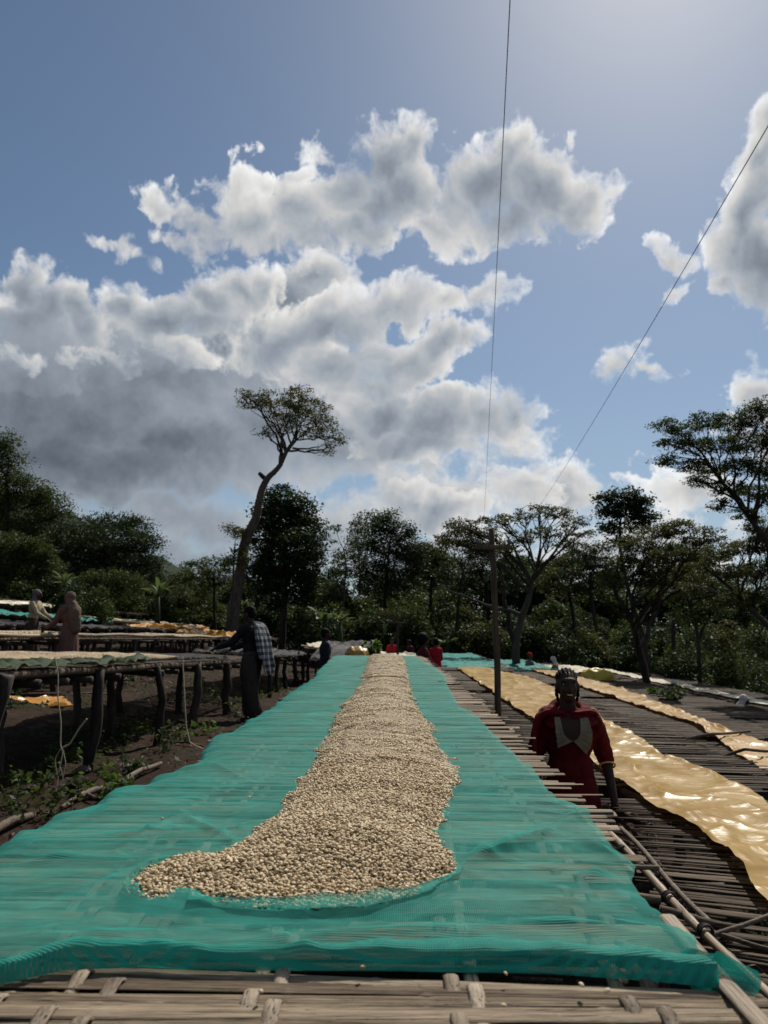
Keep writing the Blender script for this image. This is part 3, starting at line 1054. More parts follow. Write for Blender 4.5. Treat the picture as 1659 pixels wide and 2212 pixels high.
def build_net():
    ys = [HEM]
    while ys[-1] < END:
        ys.append(ys[-1] + max(.008, .0045 * ys[-1]))
    ys = np.array(ys); ys[-1] = END
    nu = 200
    u = np.linspace(0, 1, nu)
    Y, U = np.meshgrid(ys, u, indexing='ij')
    L, Rr = net_l(ys)[:, None], net_r(ys)[:, None]
    X = L + (Rr - L) * U
    near = np.clip((2.0 - Y) / .8, 0, 1)
    # wandering front hem
    hem = np.interp(X, [at_z(x, 2078, ZB)[0] for x in (-160, 40, 100, 165, 320, 450, 830, 1180, 1380, 1530)], [at_z(800, y, ZB + .02).y - HEM for y in (2140, 2122, 2102, 2082, 2073, 2079, 2076, 2079, 2093, 2108)])
    Y = Y + hem * np.clip(1 - (Y - HEM) / .25, 0, 1)
    Z = net_z(X, Y)
    h, d = heap_height(X, Y)
    Z = np.where(d > .02, np.minimum(Z, ZB + .024), Z)
    # slack along the long edges, over the ends of the slats
    e = np.minimum(U, 1 - U) * (Rr - L)
    k = np.exp(-e / .04)
    side = np.where(U > .5, 1.0, 1.6)
    Z = Z - k * side * (.012 + .012 * fbm2(U * 2, Y * 7, 3, 81)) + np.exp(-e / .10) * .014 * np.maximum(fbm2(U + 3, Y * 4.5, 3, 83), -.3)
    uv = np.stack([X, Y], -1).reshape(-1, 2)
    mb = MB().grid(np.stack([X, Y, Z], -1))
    # the long edge towards the aisle hangs down
    lx, ly, lz = X[:, 0], Y[:, 0], Z[:, 0]
    drop = np.linspace(0, 1, 7)[None, :]
    len_ = (.10 + .06 * fbm2(ly * 1.3, ly * 0 + 2, 3, 85))[:, None]
    gx = lx[:, None] - .03 * np.sin(drop * 2.2) + .012 * fbm2(ly[:, None] * 6 + drop, drop * 2, 2, 86) * drop
    gz = lz[:, None] - len_ * drop ** 1.4
    g = np.stack([gx, ly[:, None] + 0 * drop, gz], -1)
    mb.grid(g); uv = np.concatenate([uv, np.stack([gx - 3, g[..., 1]], -1).reshape(-1, 2)])
    # rolled hem along the front: a second thickness, puffed up
    hu = np.linspace(0, 1, 160)
    hx = X[0, 0] + (X[0, -1] - X[0, 0]) * hu
    hy = np.interp(hx, X[0], Y[0])
    wid = .022 + .016 * fbm2(hx * 3.2, hx * 0, 3, 87) + .03 * np.exp(-((hx - .12) / .25) ** 2)
    s = np.linspace(0, 1, 9)[None, :]
    gx = hx[:, None] + 0 * s
    gy = hy[:, None] - .004 + wid[:, None] * s
    bulge = .003 + .006 * fbm2(hx * 9, hx * 0 + 5, 3, 88)
    gz = ZB + .024 + (bulge[:, None] + .006) * np.sin(np.pi * (s * .86 + .0)) + .008 * (1 - s) * 0 + net_z(gx, gy) - ZB - .024 + .003
    gz[:, 0] = ZB + .008
    g = np.stack([gx, gy, gz], -1)
    hb = MB().grid(g); huv = np.stack([gx + 7, gy * 1.1], -1).reshape(-1, 2)
    # corner flap hanging off the front right corner
    c0 = at_z(1470, 2062, ZB + .036); c1 = at_z(1619, 2090, ZB + .03); c2 = at_z(1420, 2100, ZB + .03)
    a = np.linspace(0, 1, 20)[:, None]; b = np.linspace(0, 1, 20)[None, :]
    top = np.array(c0)[None, None] * (1 - a[..., None]) + np.array(c1)[None, None] * a[..., None]
    down = np.array([-.012, -.045, -.11])
    g = top + b[..., None] * down * (0.25 + .75 * a[..., None]) + np.stack([.010 * np.sin(b * 9 + a * 7) * a, .012 * np.sin(a * 11 + b * 3) + 0 * b, .014 * np.sin(a * np.pi) * (1 - b)], -1)
    hb.grid(g); huv = np.concatenate([huv, np.stack([a + 0 * b, b + 0 * a], -1).reshape(-1, 2) * .12])
    # turned-up strip that covers the front face of the heap
    t = np.linspace(0, 1, 90)
    bx = np.interp(t, [0, .15, .4, .7, .9, 1], [at_z(x, y, ZB + .03)[0] for x, y in ((418, 1925), (500, 1958), (640, 1966), (800, 1958), (930, 1925), (1004, 1866))])
    by = np.interp(t, [0, .15, .4, .7, .9, 1], [at_z(x, y, ZB + .03)[1] for x, y in ((418, 1925), (500, 1958), (640, 1966), (800, 1958), (930, 1925), (1004, 1866))]) - .012
    tx = np.interp(t, [0, .15, .4, .7, .9, 1], [at_z(x, y, ZB + .065)[0] for x, y in ((405, 1912), (500, 1908), (640, 1908), (800, 1900), (910, 1882), (992, 1858))])
    ty = np.interp(t, [0, .15, .4, .7, .9, 1], [at_z(x, y, ZB + .065)[1] for x, y in ((405, 1912), (500, 1908), (640, 1908), (800, 1900), (910, 1882), (992, 1858))]) + .006 * fbm2(t * 9, t * 0, 3, 90)
    s = np.linspace(0, 1, 16)[None, :]
    gx = bx[:, None] * (1 - s) + tx[:, None] * s
    gy = by[:, None] * (1 - s) + ty[:, None] * s
    hh, dd = heap_height(gx, gy)
    gz = np.maximum(net_z(gx, gy), ZB + .026 + np.maximum(hh, 0) + .010) + .004 * np.sin(np.pi * s) + .007 * np.exp(-((1 - s) / .08) ** 2)
    mb.grid(np.stack([gx, gy, gz], -1)); uv = np.concatenate([uv, np.stack([gx + 11, gy * 1.3], -1).reshape(-1, 2)])
    o = mb.build('shade_net', M['net'], uv=uv)
    hb.build('hem', M['net_hem'], o, uv=huv)
    props(o, 'long teal shade net spread over the near bamboo table beneath the pale beans', 'net', 'teal nets laid on the drying tables')


build_net()

# bean of parchment coffee: a plump oval with a crease along its flat side
def bean_mesh():
    n, m = 12, 9
    th = np.linspace(-np.pi / 2, np.pi / 2, m); a = np.arange(n) / n * 2 * np.pi
    X = np.sin(th)[:, None] * np.ones(n); Yy = np.cos(th)[:, None] * np.cos(a); Z = np.cos(th)[:, None] * np.sin(a)
    Z = np.where(Z < 0, Z * .42 + .16 * np.exp(-(Yy / .22) ** 2) * np.cos(th)[:, None], Z)
    g = np.stack([X * .0049, Yy * .0035, Z * .0031], -1)
    return MB().grid(g, wrap=True).mesh('coffee_bean', M['bean'])


BEAN = bean_mesh()


def spread_beans(name, label, pts, rot, scl, heap_obj_mb, group=None, proto=None):
    """a bed of beans too many to count: its mass and one bean per point"""
    root = heap_obj_mb.build(name, M['heap'])
    props(root, label, 'coffee beans', group, 'stuff')
    me = bpy.data.meshes.new('bean_layer')
    me.vertices.add(len(pts)); me.vertices.foreach_set('co', np.asarray(pts, np.float32).ravel())
    at = me.attributes.new('turn', 'FLOAT_VECTOR', 'POINT'); at.data.foreach_set('vector', np.asarray(rot, np.float32).ravel())
    at = me.attributes.new('size', 'FLOAT', 'POINT'); at.data.foreach_set('value', np.asarray(scl, np.float32))
    o = bpy.data.objects.new('bean_layer', me); link(o, root); o['kind'] = 'stuff'
    ng = bpy.data.node_groups.new('scatter_beans', 'GeometryNodeTree')
    ng.interface.new_socket('Geometry', in_out='INPUT', socket_type='NodeSocketGeometry')
    ng.interface.new_socket('Geometry', in_out='OUTPUT', socket_type='NodeSocketGeometry')
    N, L = ng.nodes, ng.links
    gi, go = N.new('NodeGroupInput'), N.new('NodeGroupOutput')
    inst = N.new('GeometryNodeInstanceOnPoints')
    oi = N.new('GeometryNodeObjectInfo'); oi.transform_space = 'ORIGINAL'; oi.inputs['Object'].default_value = proto; oi.inputs['As Instance'].default_value = True
    a1 = N.new('GeometryNodeInputNamedAttribute'); a1.data_type = 'FLOAT_VECTOR'; a1.inputs[0].default_value = 'turn'
    a2 = N.new('GeometryNodeInputNamedAttribute'); a2.data_type = 'FLOAT'; a2.inputs[0].default_value = 'size'
    e2r = N.new('FunctionNodeEulerToRotation')
    L.new(gi.outputs[0], inst.inputs['Points']); L.new(oi.outputs['Geometry'], inst.inputs['Instance'])
    L.new(a1.outputs[0], e2r.inputs[0]); L.new(e2r.outputs[0], inst.inputs['Rotation']); L.new(a2.outputs[0], inst.inputs['Scale'])
    L.new(inst.outputs[0], go.inputs[0])
    md = o.modifiers.new('scatter', 'NODES'); md.node_group = ng
    return root


def random_turn(n, r):
    flip = (r.random(n) < .45) * np.pi
    return np.stack([flip + r.normal(0, .45, n), r.normal(0, .35, n), r.uniform(0, 2 * np.pi, n)], -1)


def near_beans():
    r = np.random.default_rng(77)
    # mass below the beans
    ys = [HEAP[:, 1].min() - .03]
    while ys[-1] < END:
        ys.append(ys[-1] + .006 * ys[-1])
    xs = np.linspace(HEAP[:, 0].min() - .03, HEAP[:, 0].max() + .03, 170)
    X, Y = np.meshgrid(xs, np.array(ys))
    h, d = heap_height(X, Y)
    keep = d > -.004
    Z = ZB + .024 + np.maximum(h, -.02)
    i = np.arange(X.size).reshape(X.shape)
    k = keep[:-1, :-1] & keep[:-1, 1:] & keep[1:, :-1] & keep[1:, 1:]
    q = np.stack([i[:-1, :-1], i[:-1, 1:], i[1:, 1:], i[1:, :-1]], -1)[k]
    used, inv = np.unique(q, return_inverse=True)
    mb = MB(); mb.add(np.stack([X, Y, Z], -1).reshape(-1, 3)[used], inv.reshape(-1, 4))
    P = []
    for (a, b, s, lay) in ((0, 2.6, .0068, 2), (2.6, 4.2, .0076, 1), (4.2, 7, .0090, 1), (7, 20, .0125, 1)):
        a, b = max(a, HEAP[:, 1].min() - .02), min(b, END)
        for l in range(lay):
            gx, gy = np.meshgrid(np.arange(HEAP[:, 0].min() - .02, HEAP[:, 0].max() + .02, s), np.arange(a, b, s))
            gx = gx + r.uniform(-.5, .5, gx.shape) * s * 1.1; gy = gy + r.uniform(-.5, .5, gx.shape) * s * 1.1
            hh, dd = heap_height(gx, gy)
            ok = dd > (.0 if l == 0 else .01)
            if l == 1:
                ok &= r.random(ok.shape) < .45
            z = ZB + .027 + np.maximum(hh, 0) + (l * .0035) + r.uniform(-.0012, .0018, gx.shape)
            sc = np.full(gx.shape, s / .0076 if s > .008 else 1.0)
            P.append(np.stack([gx, gy, z, sc], -1)[ok])
    P = np.concatenate(P)
    # stray ones about the edges and on the bare slats
    rot = random_turn(len(P), r)
    scl = P[:, 3] * r.uniform(.86, 1.14, len(P))
    # the 300 that show largest are objects of their own
    hid_t = np.array([at_z(x, y, ZB + .03)[0] for x, y in ((418, 1925), (1004, 1866))])
    free = (P[:, 0] < hid_t[0] + .01)
    order = np.argsort(np.where(free, P[:, 1], P[:, 1] + .13))
    n_stray = 21
    single = order[:300 - n_stray]
    rest = np.setdiff1d(np.arange(len(P)), single)
    proto = None
    lab = 'single pale parchment coffee bean lying on the net'
    spots = [tuple(P[i, :3]) + (rot[i], scl[i]) for i in single]
    for k in range(n_stray):
        if k < 9:
            y = r.uniform(1.05, HEM - .01); x = r.choice([-.55, -.22, -.05, .0, .12, .26]) + r.normal(0, .03)
            z = ZB + .021
        else:
            y = r.uniform(HEM + .1, 3.2); x = r.uniform(net_l(y) + .1, net_r(y) - .1)
            z = float(net_z(np.array([x]), np.array([y]))[0]) + .004
        spots.append((x, y, z, random_turn(1, r)[0], r.uniform(.9, 1.1)))
    for (x, y, z, ro, sc) in spots:
        o = copy_of(BEAN, 'coffee_bean', (x, y, z), tuple(ro), (sc, sc, sc))
        props(o, 'single coffee bean lying loose on the bare bamboo' if y < HEM and z < ZB + .023 else lab, 'coffee bean', 'loose beans on the bare bamboo' if y < HEM and z < ZB + .023 else 'coffee beans in the near heap')
        proto = proto or o
    spread_beans('coffee_bean_heap', 'long winding heap of pale parchment coffee beans drying on the teal net', P[rest, :3], rot[rest], scl[rest], mb, None, proto)
    return proto


PROTO_BEAN = near_beans()


def flat_beans(label, x0, x1, y0, y1, zf, s, seed, group='beans spread on the farther tables'):
    r = np.random.default_rng(seed)
    xs, ys = np.linspace(x0, x1, 24), np.arange(y0, y1, .12)
    X, Y = np.meshgrid(xs, ys)

    def hgt(x, y):
        e = np.minimum(np.minimum(x - x0, x1 - x), np.minimum(y - y0, y1 - y)) + .10 * fbm2(x * 2.5, y * 1.2, 3, seed)
        return .035 * (1 - np.exp(-np.maximum(e, 0) / .08)) + .02 * np.clip(e * 5, 0, 1) * fbm2(x * 1.5, y * 1.1, 3, seed + 4), e
    h, e = hgt(X, Y)
    Z = zf(X, Y) + .012 + np.maximum(h, 0)
    i = np.arange(X.size).reshape(X.shape); keep = e > 0
    k = keep[:-1, :-1] & keep[:-1, 1:] & keep[1:, :-1] & keep[1:, 1:]
    q = np.stack([i[:-1, :-1], i[:-1, 1:], i[1:, 1:], i[1:, :-1]], -1)[k]
    mb = MB(); mb.add(np.stack([X, Y, Z], -1).reshape(-1, 3), q)
    gx, gy = np.meshgrid(np.arange(x0, x1, s), np.arange(y0, y1, s))
    gx = gx + r.uniform(-.5, .5, gx.shape) * s; gy = gy + r.uniform(-.5, .5, gx.shape) * s
    hh, ee = hgt(gx, gy)
    ok = ee > 0
    P = np.stack([gx, gy, zf(gx, gy) + .016 + np.maximum(hh, 0)], -1)[ok]
    spread_beans('coffee_bean_layer', label, P, random_turn(len(P), r), np.full(len(P), s / .0085), mb, group, PROTO_BEAN)


def sheet(name, label, cat, mat, left, right, y0, y1, zf, group=None, dy=.05, nx=40, wr=.015, edge=.03, droop=.0, seed=0, ridge=False, loose=0.0, dens=1.0):
    """a net or plastic sheet lying over a table with wandering edges"""
    ys = [y0]
    while ys[-1] < y1:
        ys.append(ys[-1] + dy * max(1, ys[-1] / 6))
    ys = np.array(ys)
    u = np.linspace(0, 1, nx)
    Y, U = np.meshgrid(ys, u, indexing='ij')
    Lx = np.array([left(q) for q in ys]) + edge * fbm2(ys * 1.6, ys * 0 + seed, 3, 200 + seed)
    Rx = np.array([right(q) for q in ys]) + edge * fbm2(ys * 1.6, ys * 0 + seed, 3, 300 + seed)
    X = Lx[:, None] + (Rx - Lx)[:, None] * U
    Y = Y + np.where((Y < y0 + .6), edge * 2 * fbm2(X * 2, X * 0 + seed, 3, 350 + seed), 0)
    Z = zf(X, Y)
    if ridge:
        w = fbm2(X * 1.2, Y * 1.2, 3, 370 + seed) * .5
        a = 1 - np.abs(noise2(X * 4.0 * dens + Y * 1.0 * dens + w, Y * 1.5 * dens - X * .6 + w, 400 + seed)) * 2.6
        b = 1 - np.abs(noise2(X * 5 * dens - Y * 4 * dens, Y * 6 * dens + X * 2.4 * dens + w * 2, 410 + seed)) * 3.2
        Z = Z + wr * (.8 * np.maximum(a, 0) ** 2 + .4 * np.maximum(b, 0) ** 2 + 1.0 * fbm2(X * 1.1, Y * 1.1, 3, 420 + seed))
    else:
        Z = Z + wr * (fbm2(X * 1.3, Y * 5, 4, 430 + seed) + .6 * fbm2(X * 5, Y * 2, 3, 440 + seed))
    e = np.minimum(U, 1 - U) * (Rx - Lx)[:, None]
    Z = Z + .02 + loose * np.exp(-e / .12) * np.maximum(fbm2(U * 2 + 5, Y * 1.7, 3, 450 + seed), 0) - droop * np.exp(-e / .05) * (1 + .5 * fbm2(U, Y * 3, 3, 460 + seed))
    o = MB().grid(np.stack([X, Y, Z], -1)).build(name, mat, uv=np.stack([X, Y], -1).reshape(-1, 2))
    return props(o, label, cat, group)


# ---------------------------------------------------------------- tables down the slope
def const(v):
    return lambda y: v


def gaps(p, seed):
    def f(y, r):
        return noise2(np.array([y * .9]), np.array([seed * 3.3]), 600)[0] > p
    return f


Z2, Z3, Z4, Z5 = .42, .12, -.10, -.25
bed('dark bamboo table with an ochre plastic sheet, behind the woman in red', GROUP, lambda y: 1.0 + .27 * math.exp(-((y - 4.1) / .5) ** 2), const(2.55), 1.15, 18.5, lambda x, y: Z2 - .02 * (x - 1.0), .043, .034, 'slat_dark', legs_rows((1.1, 2.45), np.arange(1.8, 18, 1.7), 0, 12),
    near=10.5, jit=.07, skew=lambda y: -.40 * float(np.clip((4.6 - y) / 2.6, 0, 1)), skip=gaps(.42, 1), rails=(.03, .25, .5, .75, .97), seed=2)
bed('dark bamboo table with an apricot plastic sheet, third row down the slope', GROUP, const(3.02), const(4.75), 3.0, 27, lambda x, y: Z3 - .02 * (x - 3), .050, .034, 'slat_dark', legs_rows((3.1, 4.65), np.arange(3.6, 27, 2.0), 0, 13),
    near=9, jit=.12, skip=gaps(.27, 2), rails=(.03, .5, .97), seed=3)
bed('dark bare bamboo table carrying the bunch of green leaves', GROUP, const(5.1), const(6.7), 6.5, 33, lambda x, y: Z4 - .02 * (x - 5.1), .07, .034, 'slat_dark', legs_rows((5.2, 6.6), np.arange(7, 33, 2.2), 0, 14), near=0, jit=.08, skip=gaps(.5, 3), rails=(.04, .5, .96), seed=4)
bed('last dark bamboo table before the trees, with cream sheeting', GROUP, const(7.5), const(9.1), 11, 38, lambda x, y: Z5 - .02 * (x - 7.5), .08, .034, 'slat_dark', legs_rows((7.6, 9.0), np.arange(11, 38, 2.4), 0, 15), near=0, jit=.08, rails=(.04, .5, .96), seed=5)

T2L = edge_fun([(1690, 2020), (1659, 1980), (1560, 1850), (1480, 1790), (1420, 1760), (1310, 1680), (1150, 1560), (1085, 1515), (1030, 1475), (985, 1445)], Z2)
T2R = edge_fun([(1700, 1780), (1659, 1748), (1560, 1690), (1450, 1648), (1310, 1565), (1230, 1505), (1145, 1470), (1060, 1448), (1000, 1440)], Z2)
sheet('plastic_sheet', 'ochre plastic sheet, creased and shiny, on the table behind the woman in red', 'plastic sheet', M['tarp'], T2L, T2R, 1.9, 18.0, lambda x, y: Z2 + .02 + 0 * x, 'plastic sheets on the drying tables', dy=.018, nx=90, wr=.017, edge=.03, seed=1, ridge=True, loose=.05, dens=.55)
T3L = edge_fun([(1720, 1720), (1659, 1678), (1560, 1610), (1500, 1568), (1400, 1535), (1290, 1498), (1200, 1466), (1120, 1440)], Z3)
T3R = edge_fun([(1720, 1640), (1659, 1615), (1560, 1580), (1480, 1545), (1400, 1512), (1310, 1482), (1240, 1463), (1150, 1440)], Z3)
sheet('plastic_sheet', 'apricot plastic sheet on the third table down the slope', 'plastic sheet', M['tarp_peach'], T3L, T3R, 5.5, 23.0, lambda x, y: Z3 + .02 + 0 * x, 'plastic sheets on the drying tables', dy=.03, nx=60, wr=.019, edge=.04, seed=2, ridge=True, loose=.05, dens=.6)
sheet('plastic_sheet', 'narrow cream plastic strip along the last table before the trees', 'plastic sheet', M['tarp_cream'], const(7.6), const(8.05), 11.2, 34, lambda x, y: Z5 + .03 + 0 * x, 'plastic sheets on the drying tables', dy=.07, nx=24, wr=.03, edge=.08, seed=3, ridge=True)
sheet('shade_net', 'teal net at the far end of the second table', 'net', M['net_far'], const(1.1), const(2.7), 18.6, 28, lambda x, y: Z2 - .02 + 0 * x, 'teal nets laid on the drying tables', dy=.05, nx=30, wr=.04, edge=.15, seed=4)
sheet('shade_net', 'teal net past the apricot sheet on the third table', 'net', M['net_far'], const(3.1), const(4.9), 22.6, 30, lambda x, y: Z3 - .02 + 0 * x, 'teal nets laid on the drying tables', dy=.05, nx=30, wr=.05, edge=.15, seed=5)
sheet('plastic_sheet', 'cream plastic sheet between the two women sorting far down the rows', 'plastic sheet', M['tarp_cream'], const(5.3), const(6.6), 24, 32, lambda x, y: Z4 + .04 + 0 * x, 'plastic sheets on the drying tables', dy=.05, nx=26, wr=.06, edge=.15, seed=6, ridge=True)
bed('far bamboo table with a teal net beyond the ochre sheet', GROUP, const(1.0), const(2.8), 18.7, 28.2, lambda x, y: Z2 - .03, .09, .05, 'slat_dark', legs_rows((1.1, 2.7), np.arange(19, 28, 2.2), 0, 18), near=0, rails=(.05, .95), seed=7)

# ---------------------------------------------------------------- tables up the slope
def l1z(x, y):
    return 1.275 - .033 * y + (-2.85 - x) * .055


L1_LEGS = [(-2.82, 5.35, -.16), (-2.85, 7.1, -.06), (-2.84, 8.75, .02), (-2.86, 10.6, -.04), (-2.9, 12.6, .02), (-2.85, 14.5, 0), (-2.85, 16.3, .03), (-2.85, 17.6, -.02), (-2.87, 18.9, .03), (-2.85, 20.4, 0), (-2.85, 22.0, .02),
           (-4.2, 5.9, .04), (-4.25, 6.9, -.10), (-4.2, 7.6, .05), (-4.2, 9.6, .06), (-4.2, 11.4, 0), (-4.22, 13.3, .05), (-4.2, 15.6, 0), (-4.2, 18, 0), (-4.2, 20, 0), (-3.5, 6.4, .1), (-3.5, 9.0, .06), (-3.5, 12.0, 0)]
bed('dark bamboo table on thick timber legs with beans, reached by the stooping man', GROUP, const(-4.35), const(-2.85), 3.6, 16.0, l1z, .046, .034, 'slat_dark', [q for q in L1_LEGS if q[1] < 15.5], near=9, jit=.06, rails=(.04, .35, .65, .97), leg_r=.062, seed=8, pole_r=.034)
bed('sagging timber table under black netting behind the stooping man', GROUP, const(-4.4), const(-2.75), 16.3, 23.5, lambda x, y: l1z(x, y) + .06, .06, .034, 'slat_dark', [q for q in L1_LEGS if q[1] > 15.5], near=0, jit=.08, rails=(.04, .5, .97), leg_r=.055, seed=9)
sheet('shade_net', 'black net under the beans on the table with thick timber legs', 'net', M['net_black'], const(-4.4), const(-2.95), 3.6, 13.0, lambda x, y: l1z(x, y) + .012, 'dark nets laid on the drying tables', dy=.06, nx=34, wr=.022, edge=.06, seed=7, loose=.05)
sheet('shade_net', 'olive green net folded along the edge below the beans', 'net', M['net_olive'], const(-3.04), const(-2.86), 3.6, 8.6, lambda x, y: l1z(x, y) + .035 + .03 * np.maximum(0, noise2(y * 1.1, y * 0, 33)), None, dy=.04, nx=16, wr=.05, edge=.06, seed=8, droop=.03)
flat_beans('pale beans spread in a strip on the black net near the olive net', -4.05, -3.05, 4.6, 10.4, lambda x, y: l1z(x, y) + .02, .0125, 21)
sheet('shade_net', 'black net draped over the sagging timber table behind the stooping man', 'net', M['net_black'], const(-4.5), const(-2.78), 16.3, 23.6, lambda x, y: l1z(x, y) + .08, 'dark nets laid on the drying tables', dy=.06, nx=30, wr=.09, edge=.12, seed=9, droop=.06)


def lbed(label, X, W, y0, y1, za, zb, seed, key='slat_dark', w=.034):
    """one of the rows up the slope: front edge at X, top falling from za at y0 to zb at y1"""
    zf = lambda x, y: za + (zb - za) * (y - y0) / (y1 - y0) + (X - x) * .035
    bed(label, GROUP, const(X - W), const(X), y0, y1, zf, .085, w, key, legs_rows((X - .05, X - W + .08), np.arange(y0 + .4, y1, 1.35), 0, seed), near=0, jit=.07, rails=(.04, .5, .97), leg_r=.05, seed=seed)
    return zf


zl2 = lbed('bamboo table edged with pale poles, second row up the slope', -6.0, 1.5, 8.5, 38, 1.4 - .10, 1.4 - .56, 21)
zl3 = lbed('bamboo table under dark netting, third row up the slope', -8.6, 1.5, 12, 40, 1.52, 1.16, 22)
zl4 = lbed('bamboo table with the teal net, fourth row up the slope', -10.8, 1.5, 15, 42, 1.88, 1.36, 23)
zl5 = lbed('bamboo table below the bushes, fifth row up the slope', -13.0, 1.5, 19, 45, 2.20, 2.04, 24)
zl6 = lbed('topmost dark bamboo table under the bushes', -15.2, 1.6, 23, 44, 2.56, 2.24, 25)
flat_beans('pale beans on the second table up the slope', -7.3, -6.15, 8.8, 14.5, lambda x, y: zl2(x, y) + .02, .03, 31)
flat_beans('band of pale beans far along the second table up the slope', -7.3, -6.1, 20, 36, lambda x, y: zl2(x, y) + .02, .045, 32)
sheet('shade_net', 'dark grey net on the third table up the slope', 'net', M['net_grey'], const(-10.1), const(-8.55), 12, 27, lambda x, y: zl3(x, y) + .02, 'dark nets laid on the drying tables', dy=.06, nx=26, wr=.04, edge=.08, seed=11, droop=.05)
sheet('plastic_sheet', 'crumpled orange plastic sheet on the third table up the slope', 'plastic sheet', M['tarp_orange'], const(-9.9), const(-8.55), 27.0, 33.5, lambda x, y: zl3(x, y) + .06, 'plastic sheets on the drying tables', dy=.05, nx=30, wr=.11, edge=.12, seed=12, ridge=True, loose=.1)
sheet('plastic_sheet', 'small orange plastic sheet on the second table beyond the bean strip', 'plastic sheet', M['tarp_orange'], const(-7.4), const(-6.0), 24.5, 29.5, lambda x, y: zl2(x, y) + .08, 'plastic sheets on the drying tables', dy=.05, nx=30, wr=.13, edge=.12, seed=13, ridge=True, loose=.12)
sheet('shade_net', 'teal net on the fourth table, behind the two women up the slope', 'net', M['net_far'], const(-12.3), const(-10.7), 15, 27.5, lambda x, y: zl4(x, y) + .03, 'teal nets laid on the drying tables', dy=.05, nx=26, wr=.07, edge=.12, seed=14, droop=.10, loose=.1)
sheet('plastic_sheet', 'cream plastic sheet past the teal net on the fourth table', 'plastic sheet', M['tarp_cream'], const(-12.2), const(-10.75), 25.5, 41, lambda x, y: zl4(x, y) + .05, 'plastic sheets on the drying tables', dy=.06, nx=26, wr=.06, edge=.12, seed=15, ridge=True)
sheet('plastic_sheet', 'pale ochre sheet on the fifth table behind the hooded woman', 'plastic sheet', M['tarp_cream'], const(-14.4), const(-12.95), 19, 29, lambda x, y: zl5(x, y) + .05, 'plastic sheets on the drying tables', dy=.06, nx=26, wr=.06, edge=.12, seed=16, ridge=True, droop=.08)
# pale poles tied along the front of the second row
for k, (a, b, dz) in enumerate(((8.3, 13.4, .03), (12.6, 19.8, .05), (19.2, 26, .04))):
    ys = np.linspace(a, b, 12)
    p = np.stack([np.full(12, -5.93) + .03 * k * (-1) ** k, ys, zl2(-6.0, ys) + dz + .012 * np.sin(ys * 2 + k)], -1)
    o = MB().tube(p, .032, 8).build('bamboo_pole', M['pole'])
    props(o, ('pale bamboo pole on the second table, in front of the women', 'pale bamboo pole along the middle of the second table up the slope', 'pale bamboo pole at the far part of the second table up the slope')[k], 'bamboo pole', 'pale poles on the second table')

# ---------------------------------------------------------------- loose poles beside the second table
def pole(label, pts, r, mat='pole', nodes=True, cat='bamboo pole', group=None, name='bamboo_pole', sec=40):
    pts = np.asarray(pts, float)
    t = np.linspace(0, 1, len(pts)); s = np.linspace(0, 1, sec)
    p = np.stack([np.interp(s, t, pts[:, i]) for i in range(3)], -1)
    L = np.linalg.norm(pts[-1] - pts[0])
    p += np.stack([.006 * np.sin(s * 5 + r * 99), 0 * s, .006 * np.sin(s * 7)], -1) * min(1, L)
    rad = r * (1 - .18 * s)
    if nodes:
        ph = s * L / .27
        rad = rad * (1 + .13 * np.exp(-((ph - np.round(ph)) / .07) ** 2))
    o = MB().tube(p, rad, 10).build(name, M[mat])
    return props(o, label, cat, group)


a, b = at_z(1298, 1786, .495), at_z(1700, 2188, .495)
pole('long pale bamboo pole lying along the edge of the dark table', [tuple(a), tuple(b)], .0155, sec=90)
a, b = at_z(1330, 1790, .45), at_z(1560, 2030, .45)
pole('shorter weathered pole beside the long pale bamboo pole', [(a.x + .02, a.y, .45), (b.x + .02, b.y, .45)], .011, 'stick', sec=70)
pole('thin stick crossed over another near the table edge', [tuple(at_z(1515, 2030, .46)), tuple(at_z(1670, 1975, .50))], .008, 'stick', False, 'stick', None, 'stick')
pole('pale stick lying under the crossed stick', [tuple(at_z(1520, 2010, .47)), tuple(at_z(1690, 2058, .45))], .008, 'stick', False, 'stick', None, 'stick')
pole('broken bamboo lath askew over the pole', [tuple(at_z(1425, 1965, .50)), tuple(at_z(1580, 2005, .46))], .014, 'slat_dark', False, 'lath', None, 'lath')
pole('short cut pole end poking out beside the net', [(.44, 1.66, .85), (.535, 1.64, .845)], .010, 'slat', False, 'stick', None, 'stick')
pole('grey lath jutting from the table past the hanging net', [(.40, 1.74, .885), (.565, 1.73, .88)], .006, 'slat', False, 'lath', None, 'lath')
for k, (x, y) in enumerate(((1345, 1838), (1446, 1940), (1524, 2012), (1383, 1877))):
    c = at_z(x, y, .495)
    mb = MB()
    rr = np.random.default_rng(k)
    for j in range(4):
        a = np.linspace(0, 2 * np.pi, 14)
        mb.tube(np.stack([.021 * np.cos(a), .006 * j - .01 + .004 * np.sin(2 * a + j), .021 * np.sin(a)], -1), .003, 5)
    o = mb.build('binding', M['tie'], loc=c)
    props(o, 'dark binding on the pale pole, %s from its far end' % ('first', 'third', 'last', 'second')[k], 'binding', 'bindings on the bamboo pole')
